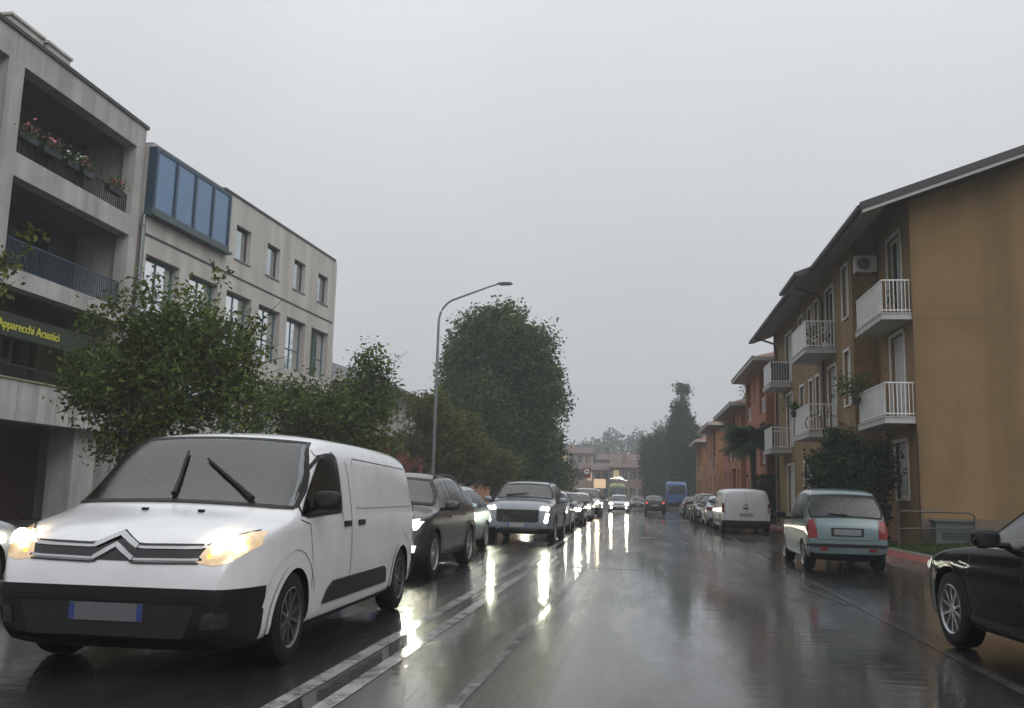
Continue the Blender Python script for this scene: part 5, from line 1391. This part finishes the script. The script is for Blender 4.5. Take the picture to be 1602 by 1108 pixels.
tree('street_tree', 'second street tree behind the white van roof', (-10.7, 32.0, .1),
     [(0, 0, 3.4, 2.6, 2.0, 1.5), (1.2, 0, 4.6, 1.3, 1.2, 1.3), (-1.2, 0, 3.8, 1.2, 1.2, 1.2), (1.3, 0, 5.8, .5, .5, .7), (.2, 0, 2.6, 2.6, 1.6, .9)], 2.3, .14, 1000, 20, .18, leaf_a, 33, .24, group=G, limbs=18, aspect=.45)
tree('street_tree', 'yellowing street tree beside the lamp post', (-9.9, 47, .1),
     [(0, 0, 3.9, 2.4, 2.0, 1.9), (1.1, 0, 3.0, 1.9, 1.6, 1.0), (-.6, 0, 5.4, 1.1, 1.1, 1.0)], 2.4, .13, 900, 18, .19, leaf_c, 34, .25, group=G, limbs=14)
tree('street_tree', 'low yellow green street tree under the tall dark tree', (-9.6, 54, .1),
     [(0, 0, 3.2, 2.4, 2.0, 1.5), (1.5, 0, 2.8, 1.6, 1.5, 1.1)], 2.0, .12, 800, 16, .2, leaf_c, 36, .26, group=G, limbs=12)
tree('tall_tree', 'tall dense dark green tree rising behind the street lamp', (-9.2, 62, .1),
     [(-.4, 0, 6.0, 4.2, 3.4, 3.6), (-1.6, 0, 10.6, 2.6, 2.4, 3.2), (1.0, 0, 10.4, 2.6, 2.4, 3.4), (2.8, 0, 8.4, 1.9, 2.0, 3.6), (0, 0, 3.4, 4.2, 3, 2.4), (-.6, 0, 13.0, 1.4, 1.3, 1.3), (1.1, 0, 13.2, 1.0, 1.0, 1.1), (3.2, 0, 11.2, 1.0, 1.0, 1.2), (3.3, 0, 4.6, 1.6, 1.6, 1.8)],
     4.5, .3, 3800, 20, .28, leaf_b, 35, .34, limbs=26)
tree('tall_tree', 'second dark tree merging behind the tall tree', (-7.9, 74, .1), [(0, 0, 5, 3, 3, 4), (.9, 0, 9, 1.8, 1.8, 3)], 3, .25, 1000, 16, .32, leaf_d, 37, .42)
for i, (x, y, h) in enumerate(((-8.3, 86, 5.0), (-8.2, 98, 4.6), (-8.4, 112, 5.4))):
    tree('far_street_tree', ['first', 'second', 'third'][i] + ' hazy small tree along the left side beyond the tall tree', (x, y, .1), [(0, 0, h*.62, 1.9, 1.9, h*.38)], h*.4, .12, 160, 14, .34, leaf_c if i == 1 else leaf_d, 50+i, .4, limbs=6)

t = thing('street_lamp', 'tall grey street lamp with curved arm over the left pavement', 'street lamp', (-9.0, 41.5, .1))
lx, ly = -9.0, 41.5
build('pole', MB().tube([(lx, ly, .1), (lx, ly, 1.2), (lx, ly, 9.1)], [.11, .085, .06], 12), zinc, t, smooth=True)
arm = [(lx, ly, 9.1)] + [(lx+1.0*(1-math.cos(q))+.0, ly, 9.1+1.15*math.sin(q)) for q in np.linspace(.15, 1.15, 8)]
arm += [(lx+2.3, ly, 10.78), (lx+2.75, ly, 10.92)]
build('arm', MB().tube(arm, [.06]+[.05]*8+[.04, .035], 10), zinc, t, smooth=True)
hd = MB(); hd.prism([(0, 0), (.25, .05), (.62, .04), (.72, -.01), (.6, -.06), (.15, -.07)], (lx+2.7, ly-.13, 10.94), X, Z, Y*.26); build('lamp_head', hd, mat('lamp_head_grey', (.10, .10, .105), .4), t)
build('base_plate', MB().box(lx-.2, lx+.2, ly-.2, ly+.2, .12, .2), zinc, t)

# ------------------------------------------------------------------ left behind the trees
house('pale_house', 'pale house with overhanging roof half hidden behind the street trees', -27, -17, 58, 70, 8.4, concrete2, cols=4, storeys=3, seed=11, roof=gutter_m)
t = thing('red_shed', 'low dark red building glimpsed between the street trees', 'building', (-14, 56, 0))
mb = MB(); wall(mb, (-13.0, 50, 0), Y, X, 14, .1, 4.0, [(1+3*k, 2.8+3*k, .6, 2.8) for k in range(4)], .3); build('wall', mb, redwall, t)
mb = MB(); mb.box(-13, -13.3+.001, 50, 50.3, .1, 4.0); mb.box(-19, -13.301, 49.9, 50.2, .1, 4.0); build('near_wall', mb, redwall, t)
for k in range(4): window(t, (-13.0, 50, 0), Y, X, 1+3*k, 2.8+3*k, .6, 2.8, depth=.1, fm=bronze, pm=glass_dark, mull=(.5,))
build('roof', MB().box(-19.2, -12.7, 49.7, 64.2, 4.003, 4.25), gutter_m, t)
house('orange_house', 'narrow orange house just past the tall dark tree on the left', -17, -9.4, 92, 106, 8.0, orange2, cols=4, storeys=3, seed=12)

# ------------------------------------------------------------------ end of the street
tree('cypress', 'very tall dark evergreen behind the blue coach', (7.0, 134, 0), [(0, 0, 6, 1.9, 1.9, 6), (0, 0, 11, 1.5, 1.5, 3.2), (-.2, 0, 14.0, 1.0, 1.0, 1.3), (.9, 0, 5.5, 1.5, 2, 5.0)], 5, .3, 1900, 16, .45, leaf_d, 60, .45)
tree('gum_tree', 'thin twiggy treetop showing above the tall evergreen', (7.3, 140, 0), [(-.5, 0, 17.6, .8, .8, .7), (.6, 0, 17.2, .7, .7, .8), (0, 0, 16.0, .5, .5, 1.0)], 15.5, .16, 60, 12, .38, leaf_d, 61, .3, limbs=8)
tree('gum_tree', 'thin tree showing above the orange house roofs', (11.5, 90, 0), [(0, 0, 11.8, 1.2, 1.2, 1.8), (.8, 0, 13.6, .9, .8, 1.2), (-.3, 0, 10, 1, 1, 1)], 9, .16, 120, 14, .30, leaf_b, 65, .4, limbs=8)
tree('round_tree', 'broad rounded grey green tree at the end of the street', (3.7, 152, 0), [(0, 0, 6.2, 2.6, 2.6, 4.6), (1.2, 0, 5, 2.2, 2.2, 4.0)], 3, .3, 1800, 15, .55, leaf_d, 62, .6)
far_frame = mat('far_frame', (.30, .27, .24), .6); lit_win = mat('lit_window', (.5, .4, .25), .5, emit=(1, .66, .32), estr=.3); far_roof = mat('far_roof', (.10, .06, .05), .7, var=.2, vscale=2); far_cream = mat('far_cream', (.30, .24, .19), .85, var=.1); far_brown = mat('far_brown', (.20, .13, .10), .85, var=.1); far_tan = mat('far_tan', (.26, .18, .13), .85, var=.1)
def far_house(label, x0, x1, y, h, wm, roof_h, cols, st):
    t = thing('far_house', label, 'house', ((x0+x1)/2, y+4, 0), group='houses closing the street')
    hs = []; L = x1-x0; fh = (h-.2)/st
    for r in range(st):
        for c in range(cols):
            a = L*(c+.5)/cols; hs.append((a-.55, a+.55, .2+r*fh+.9, .2+r*fh+fh-.4))
    mb = MB(); wall(mb, (x0, y, 0), X, -Y, L, 0, h, hs, .3); build('wall', mb, wm, t)
    mb = MB(); mb.box(x0, x1, y+.302, y+8, 0, h-.02); build('core', mb, wm, t)
    for i_, q in enumerate(hs): window(t, (x0, y, 0), X, -Y, *q, depth=.1, fm=far_frame, pm=lit_win if (i_*7+int(x0)) % 5 == 0 else glass_dark, fw=.08, mull=(.5,))
    mb = MB(); mb.prism([(y-.8, h+.01), (y+8.8, h+.01), (y+4, h+roof_h)], (x0-.5, 0, 0), Y, Z, X*(L+1)); r = build('roof', mb, far_roof, t)
    mb = MB(); mb.box(x0+L*.3, x0+L*.3+.8, y+1.6, y+2.4, h+.5, h+roof_h+.8); build('chimney', mb, wm, r)
far_house('tan house at the street end under the misty hill, leftmost of the row', -10.5, -4.2, 176, 6.2, far_tan, 1.4, 4, 2)
far_house('brown house at the street end in the middle of the row', -3.8, 2.2, 172, 6.6, far_brown, 1.5, 4, 2)
far_house('low cream house at the street end beside the rounded tree', 2.8, 9.0, 178, 6.0, far_cream, 1.4, 4, 2)
far_house('pale house higher on the slope behind the street end', -16, -9, 205, 10.5, far_cream, 1.6, 4, 3)
far_house('tan house behind the brown one at the street end', -8, 1, 215, 9.6, far_tan, 1.6, 5, 3)
# signs at the junction
t = thing('road_sign', 'red panel with white ring sign at the far left junction', 'sign', (-4.9, 100, 0))
build('post', MB().tube([(-4.9, 100.05, 0), (-4.9, 100.05, 4.4)], .04, 8), zinc, t)
build('panel', MB().box(-5.3, -4.5, 99.96, 100.0, 3.2, 4.3), mat('sign_red', (.16, .025, .035), .6), t)
mb = MB(); mb.lathe([(0, .12), (0, .28), (.01, .28), (.01, .12)], 20, 'x'); o = build('ring', mb, white_frame, t, loc=(-4.9, 99.95, 3.9)); o.rotation_euler = (0, 0, rad(-90))
t = thing('lit_sign', 'warm lit sign panel low at the far left junction', 'sign', (-3.6, 104, 0))
build('panel', MB().box(-4.3, -3.0, 104, 104.1, 2.2, 3.2), lit_sign, t); build('post', MB().tube([(-4.2, 104.15, 0), (-4.2, 104.15, 3.1)], .05, 8).tube([(-3.1, 104.15, 0), (-3.1, 104.15, 3.1)], .05, 8), zinc, t)
t = thing('lit_tube_sign', 'white glowing zigzag tube sign above the far junction', 'sign', (-1.6, 120, 0))
build('tube', MB().tube([(-2.9, 120, 3.55), (-1.6, 120, 3.85), (-1.2, 120, 3.6), (-2.4, 120, 3.75), (-.7, 120, 3.35)], .03, 6), mat('tube_white', (1, 1, 1), .4, emit=(.9, 1, .95), estr=2), t)
build('post', MB().tube([(-1.9, 120.1, 0), (-1.9, 120.1, 3.7)], .05, 8), zinc, t)

# misty hill
def hill_z(x, y):
    q = max(0, min(1, (y-225)/150)); q = q*q*(3-2*q)
    return q*(11.5 + 7*math.sin(x*.021+1.4) + 4*math.sin(x*.06) - .0006*(x+15)**2*.6)-.5
mb = MB(); nx, ny = 50, 20; xs = np.linspace(-260, 240, nx); ys = np.linspace(222, 480, ny); vid = {}
for i, x in enumerate(xs):
    for j, y in enumerate(ys): vid[i, j] = len(mb.v); mb.v.append((x, y, hill_z(x, y)))
for i in range(nx-1):
    for j in range(ny-1): mb.f.append((vid[i, j], vid[i+1, j], vid[i+1, j+1], vid[i, j+1])); mb.m.append(0)
tag(build('hill', mb, mat('hill_ground', (.03, .04, .02), .9, var=.3, vscale=.05), smooth=True), kind='structure')
rng = np.random.default_rng(77); B = []
for k in range(420):
    x = rng.uniform(-120, 100); y = 232 + 150*rng.random(); r = rng.uniform(2.5, 5.5)
    B.append((x, y, hill_z(x, y)+r*.9, r, r, r*rng.uniform(.9, 1.5)))
cl = blob_points(B, 18000, rng); C = np.repeat(cl, 5, axis=0)+rng.normal(size=(90000, 3))*.9
tag(addobj('far_wood', leaf_mesh('far_wood', C, 1.3, rng, .7), leaf_far), 'misty dark wood covering the hill at the end of the street', 'wood', kind='stuff')

# ------------------------------------------------------------------ rain-laden air
hz = bpy.data.materials.new('rain_haze'); hz.use_nodes = True
hz.node_tree.nodes.clear()
pv = hz.node_tree.nodes.new('ShaderNodeVolumePrincipled'); pv.inputs['Color'].default_value = (.90, .93, .96, 1); pv.inputs['Density'].default_value = .0014; pv.inputs['Anisotropy'].default_value = .2
ho = hz.node_tree.nodes.new('ShaderNodeOutputMaterial'); hz.node_tree.links.new(pv.outputs[0], ho.inputs['Volume'])
tag(build('haze', MB().box(-905, 905, -205, 1605, -1.5, 62), hz), 'thin rainy haze filling the street', 'haze', kind='stuff')
for o in bpy.data.objects:
    if '_w' in o: del o['_w']
